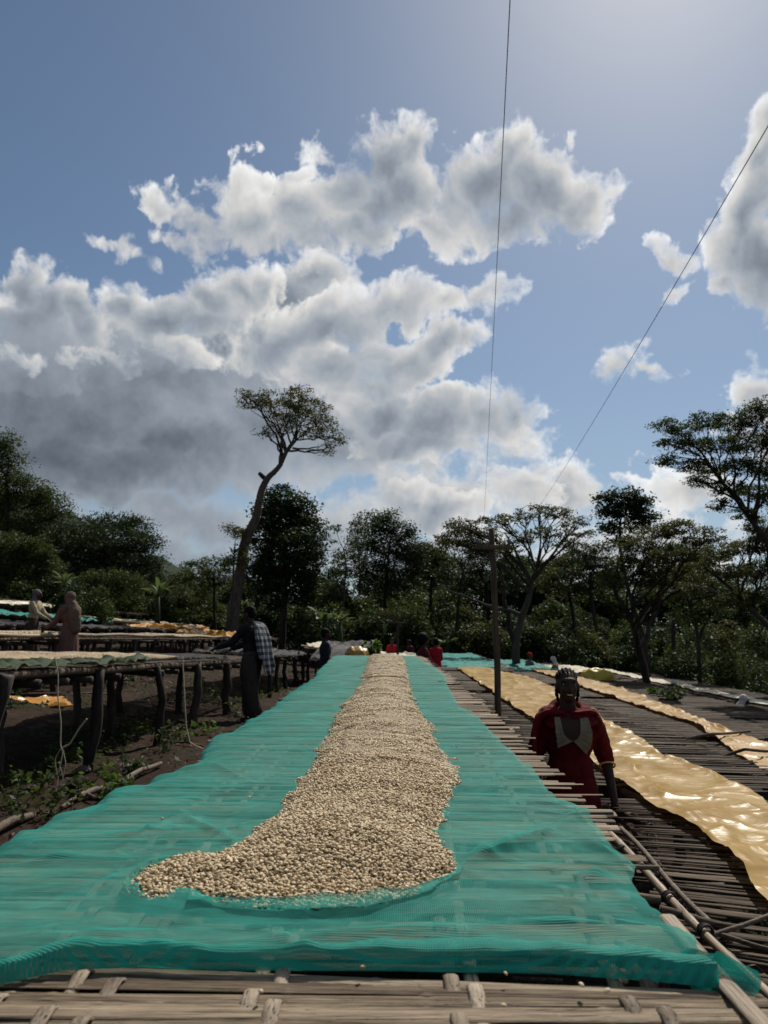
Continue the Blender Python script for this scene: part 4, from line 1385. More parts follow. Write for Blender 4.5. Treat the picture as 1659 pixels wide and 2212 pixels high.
# long rods over the apricot sheet and along the third table
pole('thin dark rod laid along the near edge of the third table', [tuple(at_z(1263, 1513, .17)), tuple(at_z(1370, 1563, .17)), tuple(at_z(1490, 1622, .17))], .028, 'slat_dark')
pole('bent lath lying across the apricot sheet', [tuple(at_z(1480, 1598, .16)), tuple(at_z(1540, 1585, .24)), tuple(at_z(1620, 1580, .17))], .018, 'slat_dark', False, 'lath', None, 'lath')
pole('second bent lath across the apricot sheet, lower down', [tuple(at_z(1550, 1640, .16)), tuple(at_z(1610, 1618, .26)), tuple(at_z(1690, 1625, .17))], .016, 'slat_dark', False, 'lath', None, 'lath')
pole('dark pole slanting over the table with the green bunch', [tuple(at_z(1500, 1552, -.05)), tuple(at_z(1700, 1608, -.05))], .035, 'slat_dark')

# ---------------------------------------------------------------- mast, far mast and wires
def mast(label, x, y, r, top, arm_z, arm, seed):
    g = float(ground_z(x, y)) - .1
    root = thing('utility_post', label, 'post', (x, y, g), 0, None)
    z = np.linspace(0, top - g, 14)
    rr = np.random.default_rng(seed)
    MB().tube(np.stack([.012 * np.sin(z * 1.3), .0 * z, z], -1) + rr.normal(0, .003, (14, 3)), np.linspace(r, r * .85, 14), 10).build('post', M['mast'], root)
    MB().box((0.0, -r - .018, arm_z - g), (arm * 2, .035, .05), (0, .04, .03)).build('crossarm', M['mast'], root)
    for s in (-1, 1):
        MB().tube([(s * arm * .85, -r - .018, arm_z - g + .02), (s * arm * .85, -r - .018, arm_z - g + .05), (s * arm * .85, -r - .018, arm_z - g + .085)], [.012, .02, .014], 8).build('insulator', M['wire'], root)


mp = at_z(1074, 1556, Z2)
mast('weathered timber post with a short crossarm beside the ochre sheet', mp.x, mp.y, .038, at_y(1074, 1143, mp.y).z, at_y(1074, 1183, mp.y).z, .20, 3)
mast('thin far post with a crossarm beyond the end of the near table', at_y(858, 1400, 19).x, 19, .035, at_y(858, 1322, 19).z, at_y(858, 1345, 19).z, .22, 4)


def wire(label, p, q, sag, r):
    s = np.linspace(0, 1, 60)
    pts = np.outer(1 - s, p) + np.outer(s, q)
    pts[:, 2] -= sag * 4 * s * (1 - s)
    o = MB().tube(pts, r, 6).build('overhead_wire', M['wire'])
    props(o, label, 'wire', 'overhead wires')


p0, q0 = at_y(1045, 1130, 58), at_y(1104, -60, 7.4)
wire('overhead wire rising almost straight up past the middle of the sky', p0, np.array(q0) + (np.array(q0) - np.array(p0)) * .15, .12, .0065)
p0, q0 = at_y(1160, 1100, 58), at_y(1659, 236, 9.4)
wire('overhead wire slanting up across the sky over the tall trees', p0, np.array(q0) + (np.array(q0) - np.array(p0)) * .25, .35, .0085)

# ---------------------------------------------------------------- odds and ends beyond the near table
def crumple(name, label, cat, mat, c, size, seed, group=None, rz=0.0):
    n, m = 36, 20
    th = np.linspace(-.2, np.pi / 2, m); a = np.arange(n) / n * 2 * np.pi
    d = np.stack([np.cos(th)[:, None] * np.cos(a), np.cos(th)[:, None] * np.sin(a), np.sin(th)[:, None] * np.ones(n)], -1)
    k = 1 + .22 * fbm2(d[..., 0] * 2 + d[..., 2], d[..., 1] * 2 - d[..., 2], 3, seed) + .10 * (1 - np.abs(noise2(d[..., 0] * 5, d[..., 1] * 5 + d[..., 2] * 3, seed + 9)))
    k = k[..., None] if k.ndim == 2 else k
    # squarish plan of a filled sack
    pw = (np.abs(d) ** 3).sum(-1, keepdims=True) ** (-1 / 3) * np.linalg.norm(d, axis=-1, keepdims=True)
    g = d * k * (.5 + .5 * pw) * np.asarray(size)
    uv = np.stack([g[..., 0], g[..., 1] + g[..., 2]], -1).reshape(-1, 2)
    o = MB().grid(g, wrap=True).build(name, mat, uv=uv, loc=c)
    o.rotation_euler = (0, 0, rz)
    return props(o, label, cat, group)


crumple('sack', 'full yellow sack lying on the dark table near the trees', 'sack', M['sack_yellow'], at_z(1290, 1466, Z4 + .02), (.46, .25, .26), 3, None, -.3)
crumple('sack', 'tan sack heaped beyond the end of the near table', 'sack', M['tarp_peach'], at_y(772, 1416, 15.5), (.22, .3, .17), 5)
sheet('plastic_sheet', 'grey plastic sheet hung over the table past the far end', 'plastic sheet', M['net_grey'], const(-2.1), const(-.75), 17.0, 21, lambda x, y: .66 + .08 * (y - 17) + 0 * x, None, dy=.08, nx=24, wr=.07, edge=.1, seed=21)
bed('far timber table with pale sheeting beyond the end of the near table', GROUP, const(-2.6), const(.5), 20.5, 24.0, lambda x, y: .84 - .12 * (x + 2.6) + 0 * y, .10, .05, 'slat', legs_rows((-2.5, -1.6, -.8, 0, .45), (20.8, 22.4, 23.7), 0, 28), near=0, rails=(.05, .95), seed=29)
sheet('plastic_sheet', 'cream sheeting on the far timber table past the near table', 'plastic sheet', M['tarp_cream'], const(-2.7), const(.5), 20.6, 24, lambda x, y: .87 - .12 * (x + 2.6) + 0 * y, 'plastic sheets on the drying tables', dy=.08, nx=50, wr=.05, edge=.1, seed=22, ridge=True)
# sticks and logs on the soil of the aisle
def on_ground(px):
    p = at_z(px[0], px[1], 0.0)
    for _ in range(4):
        p = at_z(px[0], px[1], float(ground_z(p.x, p.y)) + .03)
    return p


for k, (a, b, r, lab) in enumerate((((262, 1690), (346, 1650), .024, 'thick dry branch lying on the soil beside the teal net'), ((170, 1722), (236, 1706), .028, 'dark log on the soil between the tables'),
                                    ((150, 1712), (205, 1724), .016, 'thin pale stick by the dark log'), ((-20, 1800), (70, 1762), .03, 'curved log at the edge of the soil under the net'), ((130, 1745), (220, 1700), .014, 'long thin twig on the soil beside the log'),
                                    ((158, 1500), (238, 1500), .015, 'thin stick on the soil under the table with thick legs'), ((370, 1605), (440, 1612), .012, 'pale twig beside the thick timber leg'))):
    A, B = on_ground(a), on_ground(b)
    mid = (A + B) / 2 + Vector((.0, .02, .025))
    pole(lab, [tuple(A), tuple(mid), tuple(B)], r, 'stick', False, 'log' if r > .03 else 'stick', None, 'log' if r > .03 else 'stick', 24)
g = on_ground((95, 1522))
sheet('cloth_scrap', 'flattened orange plastic scrap on the soil under the tables', 'scrap', M['tarp_orange'], const(g.x - .4), const(g.x + .45), g.y - .25, g.y + .3, lambda x, y: ground_z(x, y) + .03, None, dy=.04, nx=24, wr=.06, edge=.2, seed=31, ridge=True)
# stones
for k, (px, s) in enumerate((((640, 1508), .16), ((612, 1512), .10), ((505, 1600), .05), ((468, 1622), .04), ((180, 1660), .06))):
    p = on_ground(px)
    o = crumple('stone', ('rounded stone beside the edge of the teal net', 'smaller stone next to the rounded one by the net', 'pale pebble on the soil near the teal net', 'pebble close to the fold of the teal net', 'stone among the weeds under the table')[k], 'stone', M['heap'] if k == 99 else M['stone'] if 'stone' in M else M.setdefault('stone', plain('grey_stone', (.16, .13, .10), .9)), p - Vector((0, 0, s * .2)), (s, s * .8, s * .6), 40 + k)


# ---------------------------------------------------------------- twine hanging from the table edge
def twine(label, pts, r=.005):
    pts = np.asarray(pts, float); t = np.linspace(0, 1, len(pts)); s = np.linspace(0, 1, 60)
    p = np.stack([np.interp(s, t, pts[:, i]) for i in range(3)], -1)
    k = np.hanning(9); k /= k.sum()
    for i in range(3):
        q = np.pad(p[:, i], 4, 'edge'); p[:, i] = np.convolve(q, k, 'valid')
    o = MB().tube(p, r, 5).build('twine', M['twine'])
    props(o, label, 'twine', 'twine hanging off the table with thick legs')


ty = 5.9
T = lambda x, y, dy=0: tuple(at_y(x, y, ty + dy))
twine('knotted twine hanging from the table edge in front of the legs', [T(118, 1415), T(126, 1460), T(124, 1500), T(132, 1560), T(130, 1610), T(136, 1625), T(128, 1660), T(122, 1700), T(112, 1750)])
twine('pale strip of twine slanting down to the knot', [T(136, 1615), T(150, 1608), T(170, 1575), T(188, 1552)], .007)
twine('thin twine loop beside the knot', [T(134, 1612), T(118, 1640), T(124, 1680), T(130, 1655), T(138, 1690), T(118, 1715), T(110, 1740)], .004)
twine('loose twine trailing below the knot', [T(136, 1618), T(142, 1650), T(134, 1690), T(126, 1730), T(116, 1775)], .0035)
ty = 8.0
twine('long looped cord hanging off the table rail', [T(222, 1410), T(232, 1440), T(230, 1475), T(222, 1492), T(206, 1540), T(196, 1560)], .008)
twine('straight cord hanging beside a timber leg', [T(394, 1415), T(398, 1500), T(402, 1570), T(410, 1605), T(438, 1618)], .007)

# ------------------------------------------------------------------ people
def capsule(mb, p0, r0, p1, r1, n=12):
    p0, p1 = np.asarray(p0, float), np.asarray(p1, float)
    L = np.linalg.norm(p1 - p0); t = (p1 - p0) / max(L, 1e-6)
    a = np.linspace(np.pi / 2, .12, 4)
    pts = [p0 - t * r0 * math.sin(q) for q in a] + [p0, p1] + [p1 + t * r1 * math.sin(q) for q in a[::-1]]
    rad = [r0 * max(math.cos(q), .02) for q in a] + [r0, r1] + [r1 * max(math.cos(q), .02) for q in a[::-1]]
    mb.tube(pts, rad, n)


def ellip(mb, c, r, rot=None, n=16):
    g = MB().ball((0, 0, 0), r, n, 11, rot)
    mb.add(np.concatenate(g.v) + np.asarray(c), np.concatenate(g.q))


def solid(name, prims, voxel, mat, parent, smooth=6, wrinkle=None):
    """one continuous surface round a set of tapered limbs and rounded volumes"""
    mb = MB()
    for q in prims:
        if q[0] == 'c':
            capsule(mb, *q[1:])
        else:
            ellip(mb, *q[1:])
    me = mb.mesh(name, mat)
    o = bpy.data.objects.new(name, me)
    COL.objects.link(o)
    md = o.modifiers.new('r', 'REMESH'); md.mode = 'VOXEL'; md.voxel_size = voxel; md.use_smooth_shade = True
    sm = o.modifiers.new('s', 'SMOOTH'); sm.factor = .5; sm.iterations = smooth
    dg = bpy.context.evaluated_depsgraph_get()
    ev = o.evaluated_get(dg)
    m2 = bpy.data.meshes.new_from_object(ev)
    bpy.data.objects.remove(o); bpy.data.meshes.remove(me)
    m2.name = name
    m2.materials.clear(); m2.materials.append(mat)
    n = len(m2.vertices)
    if wrinkle:
        co = np.empty(n * 3, np.float32); m2.vertices.foreach_get('co', co); co = co.reshape(-1, 3)
        nr = np.empty(n * 3, np.float32); m2.vertices.foreach_get('normal', nr); nr = nr.reshape(-1, 3)
        amp, sc = wrinkle
        ang = np.arctan2(co[:, 1], co[:, 0] + 1e-4)
        w = fbm2(ang * 3.2 * sc / 6 + co[:, 0] * 8, co[:, 2] * sc * .35, 3, 720) + .6 * fbm2(co[:, 0] * sc + co[:, 2] * sc, co[:, 1] * sc - co[:, 2] * sc * .5, 3, 730)
        co += nr * (w * amp)[:, None]
        m2.vertices.foreach_set('co', co.ravel()); m2.update()
    for p in m2.polygons:
        p.use_smooth = True
    return link(bpy.data.objects.new(name, m2), parent)


def rotx(p, a, o):
    p = np.asarray(p, float) - o
    c, s = math.cos(a), math.sin(a)
    return np.array([p[0], p[1] * c - p[2] * s, p[1] * s + p[2] * c]) + o


def elbow(S, H, hint):
    S, H = np.asarray(S, float), np.asarray(H, float)
    d = np.linalg.norm(H - S)
    if d > .515:
        H = S + (H - S) * .515 / d; d = .515
    m = (S + H) / 2
    h = math.sqrt(max(.27 ** 2 - (d / 2) ** 2, 0))
    ax = (H - S) / d
    k = np.asarray(hint, float); k = k - ax * np.dot(k, ax); k /= np.linalg.norm(k) + 1e-6
    return m + k * h, H


def hand_prims(wrist, direction, palm_n, side, curl=.35, s=1.0):
    """palm, four fingers of their own lengths with two bends, and a thumb off the side of the palm"""
    d = np.asarray(direction, float); d /= np.linalg.norm(d)
    n = np.asarray(palm_n, float); n = n - d * np.dot(n, d); n /= np.linalg.norm(n)
    w = np.cross(d, n) * side          # towards the thumb
    out = [('c', wrist, .021 * s, wrist + d * .035 * s, .026 * s)]
    kn = wrist + d * .085 * s
    for off in (-.031, -.011, .011, .031):
        out.append(('c', wrist + d * .02 * s + w * off * .6 * s, .015 * s, kn + w * off * s, .0125 * s))
    for off, L, sp in ((.034, .068, .20), (.0118, .077, .05), (-.0112, .071, -.12), (-.034, .055, -.30)):
        p = kn + w * off * s
        dd = d + w * sp
        for k, (fr, r0, r1) in enumerate(((.45, .0088, .0082), (.32, .0082, .0076), (.23, .0076, .0066))):
            a = curl * (.5 + .6 * k)
            v = dd * math.cos(a) + n * math.sin(a); v /= np.linalg.norm(v)
            q = p + v * L * fr * s
            out.append(('c', p, r0 * s, q, r1 * s)); p = q
    t0 = wrist + d * .028 * s + w * .022 * s
    t1 = t0 + (d * .6 + w * .7 + n * .25) * .038 * s
    t2 = t1 + (d * .9 + w * .25 + n * .35) * .032 * s
    out += [('c', t0, .0135 * s, t1, .0115 * s), ('c', t1, .0115 * s, t2, .0085 * s)]
    return out


def head_prims(c, R3, hs=1.0):
    """head about 0.22 m tall, its face towards local +y; R3 turns it"""
    P = lambda x, y, z: np.asarray(c) + R3 @ np.array([x, y, z])
    e = tuple(Matrix(R3.tolist()).to_euler())
    out = [('e', P(0, -.012, .028), (.074, .092, .086), e), ('e', P(0, .018, -.028), (.060, .072, .078), e), ('e', P(0, .050, -.080), (.032, .034, .026), e),
            ('e', P(0, .070, .040), (.052, .022, .020), e),
            ('c', P(0, .088, .016), .0085, P(0, .104, -.022), .0125), ('e', P(.013, .094, -.026), (.010, .011, .008), e), ('e', P(-.013, .094, -.026), (.010, .011, .008), e),
            ('e', P(.036, .066, -.022), (.021, .018, .018), e), ('e', P(-.036, .066, -.022), (.021, .018, .018), e),
            ('e', P(0, .086, -.050), (.022, .010, .0065), e), ('e', P(0, .084, -.064), (.019, .010, .007), e),
            ('e', P(.078, -.005, -.004), (.010, .019, .030), e), ('e', P(-.078, -.005, -.004), (.010, .019, .030), e)]
    return [(q[0], q[1], tuple(v * hs for v in q[2]), q[3]) if q[0] == 'e' else (q[0], q[1], q[2] * hs, q[3], q[4] * hs) for q in out]


def person(label, loc, height, facing, hands, lean=0.0, top=None, sleeve=1.0, bottom=('skirt', None), head=('hair', None), voxel=.02, group=None, turn=0.0, nod=0.0, crouch=0.0, feet=.0, extra=None, skirt_w=.20, legs_apart=.09, stride=.0, shw=1.0, hang=False, hs=1.0):
    root = thing('person', label, 'person', loc, facing, group)
    s = height / 1.65
    root.scale = (s, s, s)
    O = np.array([0, 0, .90 - crouch])
    up = lambda x, y, z: rotx((x, y, z - crouch), -lean, O)
    pel = up(0, 0, .93)
    R3 = np.array(Matrix.Rotation(-lean * .6 - nod, 3, 'X')) @ np.array(Matrix.Rotation(turn, 3, 'Z')) * hs
    hc = up(0, .02, 1.525 + (1 - hs) * .10)
    neck0, neck1 = up(0, -.005, 1.36), hc + R3 @ np.array([0, -.015, -.05])
    B = [('c', neck0, .052, neck1, .048), ('e', up(0, 0, 1.22), (.145, .10, .17), (-lean, 0, 0)), ('e', up(0, 0, 1.02), (.12, .088, .14), (-lean, 0, 0)), ('e', up(0, -.01, .90), (.15, .108, .13), (-lean * .5, 0, 0)),
         ('c', up(-.15 * shw, 0, 1.335), .048, up(.15 * shw, 0, 1.335), .048)]
    B += head_prims(hc, R3, hs)
    arms = []
    for sd, H in zip((-1, 1), hands):
        S = up(.175 * sd * shw, 0, 1.325)
        E, W = elbow(S, H, (sd * .35, -.5, -.75))
        arms.append((S, E, W))
        B += [('c', S, .046, E, .036), ('c', E, .036, W, .024)]
        f = (W - E) / np.linalg.norm(W - E)
        pn = np.array([-sd * .9, .1, -.3]) if f[2] < -.6 else np.array([0, .25, -1.0])
        if hang:
            f = np.array([0, .22, -1.0]); pn = np.array([-sd * .9, .35, -.1])
        B += hand_prims(W, f + np.array([0, .05, -.12]), pn, -sd if f[2] < -.6 else sd, .4)
    for sd in (-1, 1):
        hip = np.array([.085 * sd, -.01, .88 - crouch])
        fy = feet + stride * sd
        kn = np.array([legs_apart * sd, .02 + crouch * .9 + fy * .5, .47 - crouch * .35])
        an = np.array([legs_apart * sd, -.03 + fy, .085])
        B += [('c', hip, .078, kn, .052), ('c', kn, .052, an, .034), ('c', an + (0, -.03, -.045), .034, an + (0, .13, -.058), .026)]
    body = solid('body', B, voxel, M['skin'], root, 4)
    if top is not None:
        T = [('e', up(0, 0, 1.22), (.165 * (shw * .5 + .5), .122, .175), (-lean, 0, 0)), ('e', up(0, .0, 1.02), (.145, .112, .16), (-lean, 0, 0)), ('e', up(0, -.01, .88), (.17, .128, .13), (-lean * .5, 0, 0)), ('c', up(-.155 * shw, 0, 1.335), .062, up(.155 * shw, 0, 1.335), .062),
             ('c', up(0, -.01, 1.33), .072, up(0, -.008, 1.385), .062)]
        for S, E, W in arms:
            T.append(('c', S, .066, E, .054))
            if sleeve > .5:
                q = E + (W - E) * (sleeve - .5) * 2
                T.append(('c', E, .054, q, .044))
        solid('top', T, max(.012, voxel), top, root, 5, (.006, 16))
    kind, bm = bottom[0], bottom[1]
    if kind == 'skirt':
        n, m = 56, 26
        zt, zb = 1.0 - crouch, .10
        t = np.linspace(0, 1, m)[:, None]; a = (np.arange(n) / n * 2 * np.pi)[None, :]
        r = np.interp(t, [0, .18, .5, 1], [.145, .178, skirt_w, skirt_w * 1.12])
        fold = 1 + t * (.07 * np.sin(a * 9 + t * 2) + .05 * np.sin(a * 14 + 1))
        bend = crouch * .55 * np.sin(t * np.pi * .8)
        g = np.stack([r * fold * np.cos(a), r * .78 * fold * np.sin(a) + bend + feet * t, zt + (zb - zt) * t + 0 * a], -1)
        MB().grid(g, wrap=True).build('skirt', bm, root)
    else:
        T = []
        for sd in (-1, 1):
            hip = np.array([.075 * sd, -.01, .90 - crouch]); fy = feet + stride * sd
            kn = np.array([legs_apart * sd, .02 + crouch * .9 + fy * .5, .47 - crouch * .35]); an = np.array([legs_apart * sd, -.03 + fy, .15])
            w = bottom[2] if len(bottom) > 2 else 1.0
            T += [('c', hip, .115, kn, .088 * w), ('c', kn, .088 * w, an, .080 * w)]
        T.append(('e', np.array([0, -.01, .92 - crouch]), (.165, .13, .12)))
        solid('trousers', T, max(.014, voxel), bm, root, 4, (.008, 12))
    hk, hm = head[0], head[1]
    P = lambda x, y, z: hc + R3 @ np.array([x, y, z])
    e = tuple(Matrix(R3.tolist()).to_euler())
    if hk == 'hair':
        solid('hair', [('e', P(0, -.022, .045), (.082, .094, .086), e), ('e', P(0, -.050, .0), (.078, .066, .08), e)], max(.012, voxel * .8), hm, root, 2)
    elif hk == 'afro':
        solid('hair', [('e', P(0, -.03, .05), (.125, .12, .115), e), ('e', P(0, -.06, -.01), (.12, .085, .10), e)], .02, hm, root, 1, (.012, 30))
    elif hk == 'cap':
        solid('headwrap', [('e', P(0, -.012, .062), (.088, .102, .070), e), ('e', P(0, -.03, .10), (.06, .07, .05), e)], .014, hm, root, 2)
    elif hk == 'scarf':
        solid('headscarf', [('e', P(0, -.028, .035), (.093, .10, .10), e), ('e', P(0, -.045, -.05), (.088, .075, .09), e), ('c', P(0, -.05, -.08), .075, up(0, -.05, 1.34), .085), ('c', up(-.10, -.02, 1.36), .06, up(.10, -.02, 1.36), .06)], .015, hm, root, 3, (.006, 18))
    elif hk == 'long_scarf':
        solid('headscarf', [('e', P(0, -.028, .035), (.094, .10, .10), e), ('e', P(0, -.045, -.05), (.092, .078, .10), e), ('c', P(0, -.06, -.08), .09, up(0, -.09, 1.30), .13), ('c', up(-.02, -.11, 1.28), .12, up(.0, -.14, .98), .09), ('c', up(-.10, .02, 1.36), .06, up(.10, .02, 1.36), .06)], .017, hm, root, 3, (.010, 18))
    if extra:
        extra(root, up, P, R3, arms, hc)
    return root


C = {k: cloth(k, c) for k, c in dict(red_cloth=(.095, .004, .006), scarlet_cloth=(.27, .010, .018), black_cloth=(.012, .012, .014), navy_cloth=(.014, .016, .024), cream_knit=(.36, .29, .18), taupe_scarf=(.13, .088, .064), rose_dress=(.13, .068, .058),
                                        maroon_cloth=(.075, .012, .022), grey_cloth=(.13, .125, .13), brown_cloth=(.055, .035, .026), white_scarf=(.52, .47, .42), pale_blue=(.20, .23, .26), orange_cloth=(.30, .10, .03), hood_grey=(.12, .10, .105), cream_collar=(.20, .17, .115)).items()}


def plaid():
    m, t, out = material('plaid_shawl')
    p = coords(t)
    s = t.new('ShaderNodeSeparateXYZ'); t.put(s.inputs[0], p)
    a = t.math('SINE', t.math('MULTIPLY', s.outputs[2], 70.0)); b = t.math('SINE', t.math('MULTIPLY', t.math('ADD', s.outputs[0], s.outputs[1]), 85.0))
    a2 = t.math('SINE', t.math('MULTIPLY', s.outputs[2], 210.0))
    f = t.math('ADD', t.math('MULTIPLY', t.maprange(a, -.2, .2), .5), t.math('MULTIPLY', t.maprange(b, -.1, .3), .3))
    f = t.math('ADD', f, t.math('MULTIPLY', t.maprange(a2, .6, .8), .2))
    c = t.ramp(f, [(0, (.03, .032, .04)), (.5, (.15, .155, .17)), (1, (.30, .295, .28))])
    bsdf(t, out, c, .9, .1, t.noise(p, 60, 3, .5), .004)
    return m


def herring():
    m, t, out = material('zigzag_cloth')
    p = coords(t)
    s = t.new('ShaderNodeSeparateXYZ'); t.put(s.inputs[0], p)
    z = t.math('PINGPONG', t.math('ADD', s.outputs[0], s.outputs[1]), .035)
    a = t.math('SINE', t.math('MULTIPLY', t.math('ADD', s.outputs[2], t.math('MULTIPLY', z, 1.1)), 260.0))
    c = t.ramp(t.maprange(a, .2, .7), [(0, (.022, .017, .015)), (1, (.085, .068, .055))])
    bsdf(t, out, c, .9, .1, t.noise(p, 30, 3, .5), .006)
    return m


C['plaid'] = plaid(); C['zigzag'] = herring()


def on_px(px, py, y, g=None):
    p = at_y(px, py, y)
    return (p.x, p.y, float(ground_z(p.x, p.y)) if g is None else g)


def drape(name, mat, parent, pts, widths, thick=.012, n=14, sag=None, seed=0):
    """a band of cloth that follows a line, its width across the given directions"""
    t = np.linspace(0, 1, 40); k = np.linspace(0, 1, len(pts))
    P = np.stack([np.interp(t, k, np.array([p[i] for p, _ in pts])) for i in range(3)], -1)
    Dv = np.stack([np.interp(t, k, np.array([np.asarray(d, float)[i] for _, d in pts])) for i in range(3)], -1)
    for i in range(3):
        q = np.pad(P[:, i], 3, 'edge'); P[:, i] = np.convolve(q, np.ones(7) / 7, 'valid')
    W = np.interp(t, np.linspace(0, 1, len(widths)), widths)
    u = np.linspace(-1, 1, n)
    tan = np.gradient(P, axis=0); tan /= np.linalg.norm(tan, axis=1)[:, None] + 1e-9
    nr = np.cross(Dv, tan); nr /= np.linalg.norm(nr, axis=1)[:, None] + 1e-9
    ripple = .010 * np.sin(u[None, :] * 7 + t[:, None] * 3 + seed) + .008 * fbm2(u[None, :] * 3 + seed, t[:, None] * 6, 3, 800 + seed)
    g = P[:, None] + Dv[:, None] * (u[None, :] * W[:, None])[..., None] + nr[:, None] * ripple[..., None]
    g2 = g - nr[:, None] * thick
    full = np.concatenate([g, g2[:, ::-1]], 1)
    return MB().grid(full, wrap=True).build(name, mat, parent)


def woman_details(root, up, P, R3, arms, hc):
    f = lambda *a: np.array(P(*a))
    # cornrows drawn back from the brow, and two short plaits beside the jaw
    solid('hair', [('e', f(0, -.030, .048), (.068, .080, .070), tuple(Matrix(R3.tolist()).to_euler())), ('e', f(0, -.055, .0), (.066, .054, .07), tuple(Matrix(R3.tolist()).to_euler()))], .008, M['hair'], root, 2)
    for k in range(9):
        x = -.062 + .0155 * k
        mb = MB(); q = np.linspace(0, 1, 12)
        yy = .068 - .15 * q - abs(x) * .35 * (1 - q); zz = .075 + .062 * np.sin(np.pi * (q * .62 + .12)) - .045 - abs(x) * .30
        pts = [f(x * (1 - .2 * v), a, b) for v, a, b in zip(q, yy, zz)]
        el = np.array([.0765, .090, .079])
        c0 = np.array([0, -.030, .048])
        loc = np.array([[x * (1 - .15 * v), a, b] for v, a, b in zip(q, yy, zz)])
        d = (loc - c0) / el; d /= np.linalg.norm(d, axis=1)[:, None]
        loc = c0 + d * el * 1.015
        mb.tube([f(*w) for w in loc], .0042 * (1 + .18 * np.sin(np.arange(12) * 2.4)), 6)
        mb.build('cornrow', M['hair'], root)
    for sx in (-1, 1):
        mb = MB()
        z = np.linspace(0, .085, 9)
        mb.tube([f(sx * (.070 + .004 * math.sin(v * 60)), -.020 + .01 * v, -.02 - v) for v in z], .013 * (1 + .2 * np.sin(np.arange(9) * 2.1)) * np.linspace(1, .65, 9), 7)
        mb.build('plait', M['hair'], root)
    white = M.setdefault('eye_white', plain('eye_white', (.35, .32, .28), .3))
    for sx in (-1, 1):
        MB().ball(f(sx * .031, .073, .014), (.0112, .007, .0055), 12, 9).build('eye', white, root)
        MB().ball(f(sx * .031, .080, .014), (.0058, .004, .0058), 10, 7).build('iris', M['hair'], root)
        q = np.linspace(-1, 1, 7)
        MB().tube([f(sx * (.032 + .021 * v), .080 - .010 * v * v, .033 + .004 * (1 - v * v)) for v in q], .0035 * (1.1 - .5 * q ** 2), 6).build('eyebrow', M['hair'], root)
    q = np.linspace(-1, 1, 11)
    tooth = M.setdefault('tooth', plain('tooth', (.62, .58, .50), .25))
    MB().tube([f(.020 * v, .0965 - .012 * v * v, -.0575 + .0045 * v * v) for v in q], .0032 * (1.05 - .6 * q ** 2), 7).build('teeth', tooth, root)
    # neckline of bare skin, with a pleated cream collar on each side of it
    def chest(x, z):
        y = .131 - .75 * x ** 2 + .020 * np.sin(np.clip((1.375 - z) / .15, 0, 1.6) * 2.2)
        return np.where(z > 1.34, y - (z - 1.34) * .55, y)

    def line(pts, n=24):
        pts = np.array(pts, float); k = np.linspace(0, 1, len(pts)); t = np.linspace(0, 1, n)
        q = np.stack([np.interp(t, k, pts[:, 0]), np.interp(t, k, pts[:, 1])], -1)
        # from pixels of a close view to metres; her left is the viewer's right
        return np.stack([-q[:, 0] * .00058, 1.226 - q[:, 1] * .00058], -1)
    in_a, in_b = line([(82, -235), (78, -110), (68, -66), (44, -26), (0, 0)]), line([(-122, -235), (-105, -110), (-88, -60), (-48, -20), (0, 0)])
    u = np.linspace(0, 1, 14)[None, :, None]
    g = in_a[:, None] * (1 - u) + in_b[:, None] * u
    MB().grid(np.stack([g[..., 0], chest(g[..., 0], g[..., 1]) + .004, g[..., 1]], -1)).build('neckline', M['skin'], root)
    for inner, outer, ph in ((in_a, line([(165, -235), (196, -90), (192, -10), (176, 66), (130, 138)]), 0), (in_b, line([(-176, -235), (-174, -100), (-167, -40), (-161, 30), (-154, 80)]), 2)):
        g = inner[:, None] * (1 - u) + outer[:, None] * u
        t = np.linspace(0, 1, 24)[:, None]
        edge = 1 + 0 * t
        y = chest(g[..., 0], g[..., 1]) + .009 + .003 * np.sin(t * 34 + ph) * u[..., 0]
        gg = np.stack([g[..., 0] + .003 * np.abs(np.sin(t * 17)) * u[..., 0] * (1 if ph else -1), y, g[..., 1]], -1)
        MB().grid(gg).grid(gg - np.array([0, .006, 0])).build('collar', C['cream_collar'], root)
    q = np.linspace(0, 1, 8)
    MB().tube([np.array([.012 - .05 * v, .150 - .01 * v, 1.30 - .045 * v]) for v in q], .0025, 6).build('cord', M['hair'], root)
    # red shawl round the neck and over one shoulder
    a = np.linspace(0, 2 * np.pi, 40)
    for k, (rx, ry, zc, tilt, r) in enumerate(((.105, .100, 1.395, .035, .030), (.135, .115, 1.372, .05, .030), (.16, .125, 1.352, .045, .026))):
        pts = np.stack([rx * np.cos(a), ry * np.sin(a) + .0, zc - tilt * np.sin(a) + .010 * np.sin(3 * a + k)], -1)
        rad = r * (1 + .18 * np.sin(5 * a + k * 2))
        MB().tube(pts, rad, 9, caps=False, flat=.8).build('shawl_fold', C['red_shawl'], root)
    drape('shawl', C['red_shawl'], root, [((.03, .125, 1.37), (.1, .1, .9)), ((.11, .11, 1.362), (.2, .5, .85)), ((.175, .05, 1.325), (.25, .75, .55)), ((.212, .02, 1.18), (.1, 1, 0)), ((.215, .03, 1.0), (.1, 1, 0)), ((.215, .05, .80), (.1, 1, 0)), ((.21, .06, .60), (.1, 1, 0))], [.03, .05, .085, .12, .14, .15, .14], seed=3)
    drape('shawl', C['red_shawl'], root, [((.02, .13, 1.375), (0, .25, .9)), ((-.09, .11, 1.370), (0, .5, .85)), ((-.155, .04, 1.366), (-.2, .9, .3)), ((-.12, -.08, 1.34), (-.6, .4, .6)), ((-.02, -.135, 1.30), (-.1, 0, 1)), ((.12, -.13, 1.25), (0, 0, 1))], [.03, .045, .075, .09, .11, .12], seed=5)
    # bracelet at the cuff
    S, E, W = arms[0]
    ax = (W - E) / np.linalg.norm(W - E)
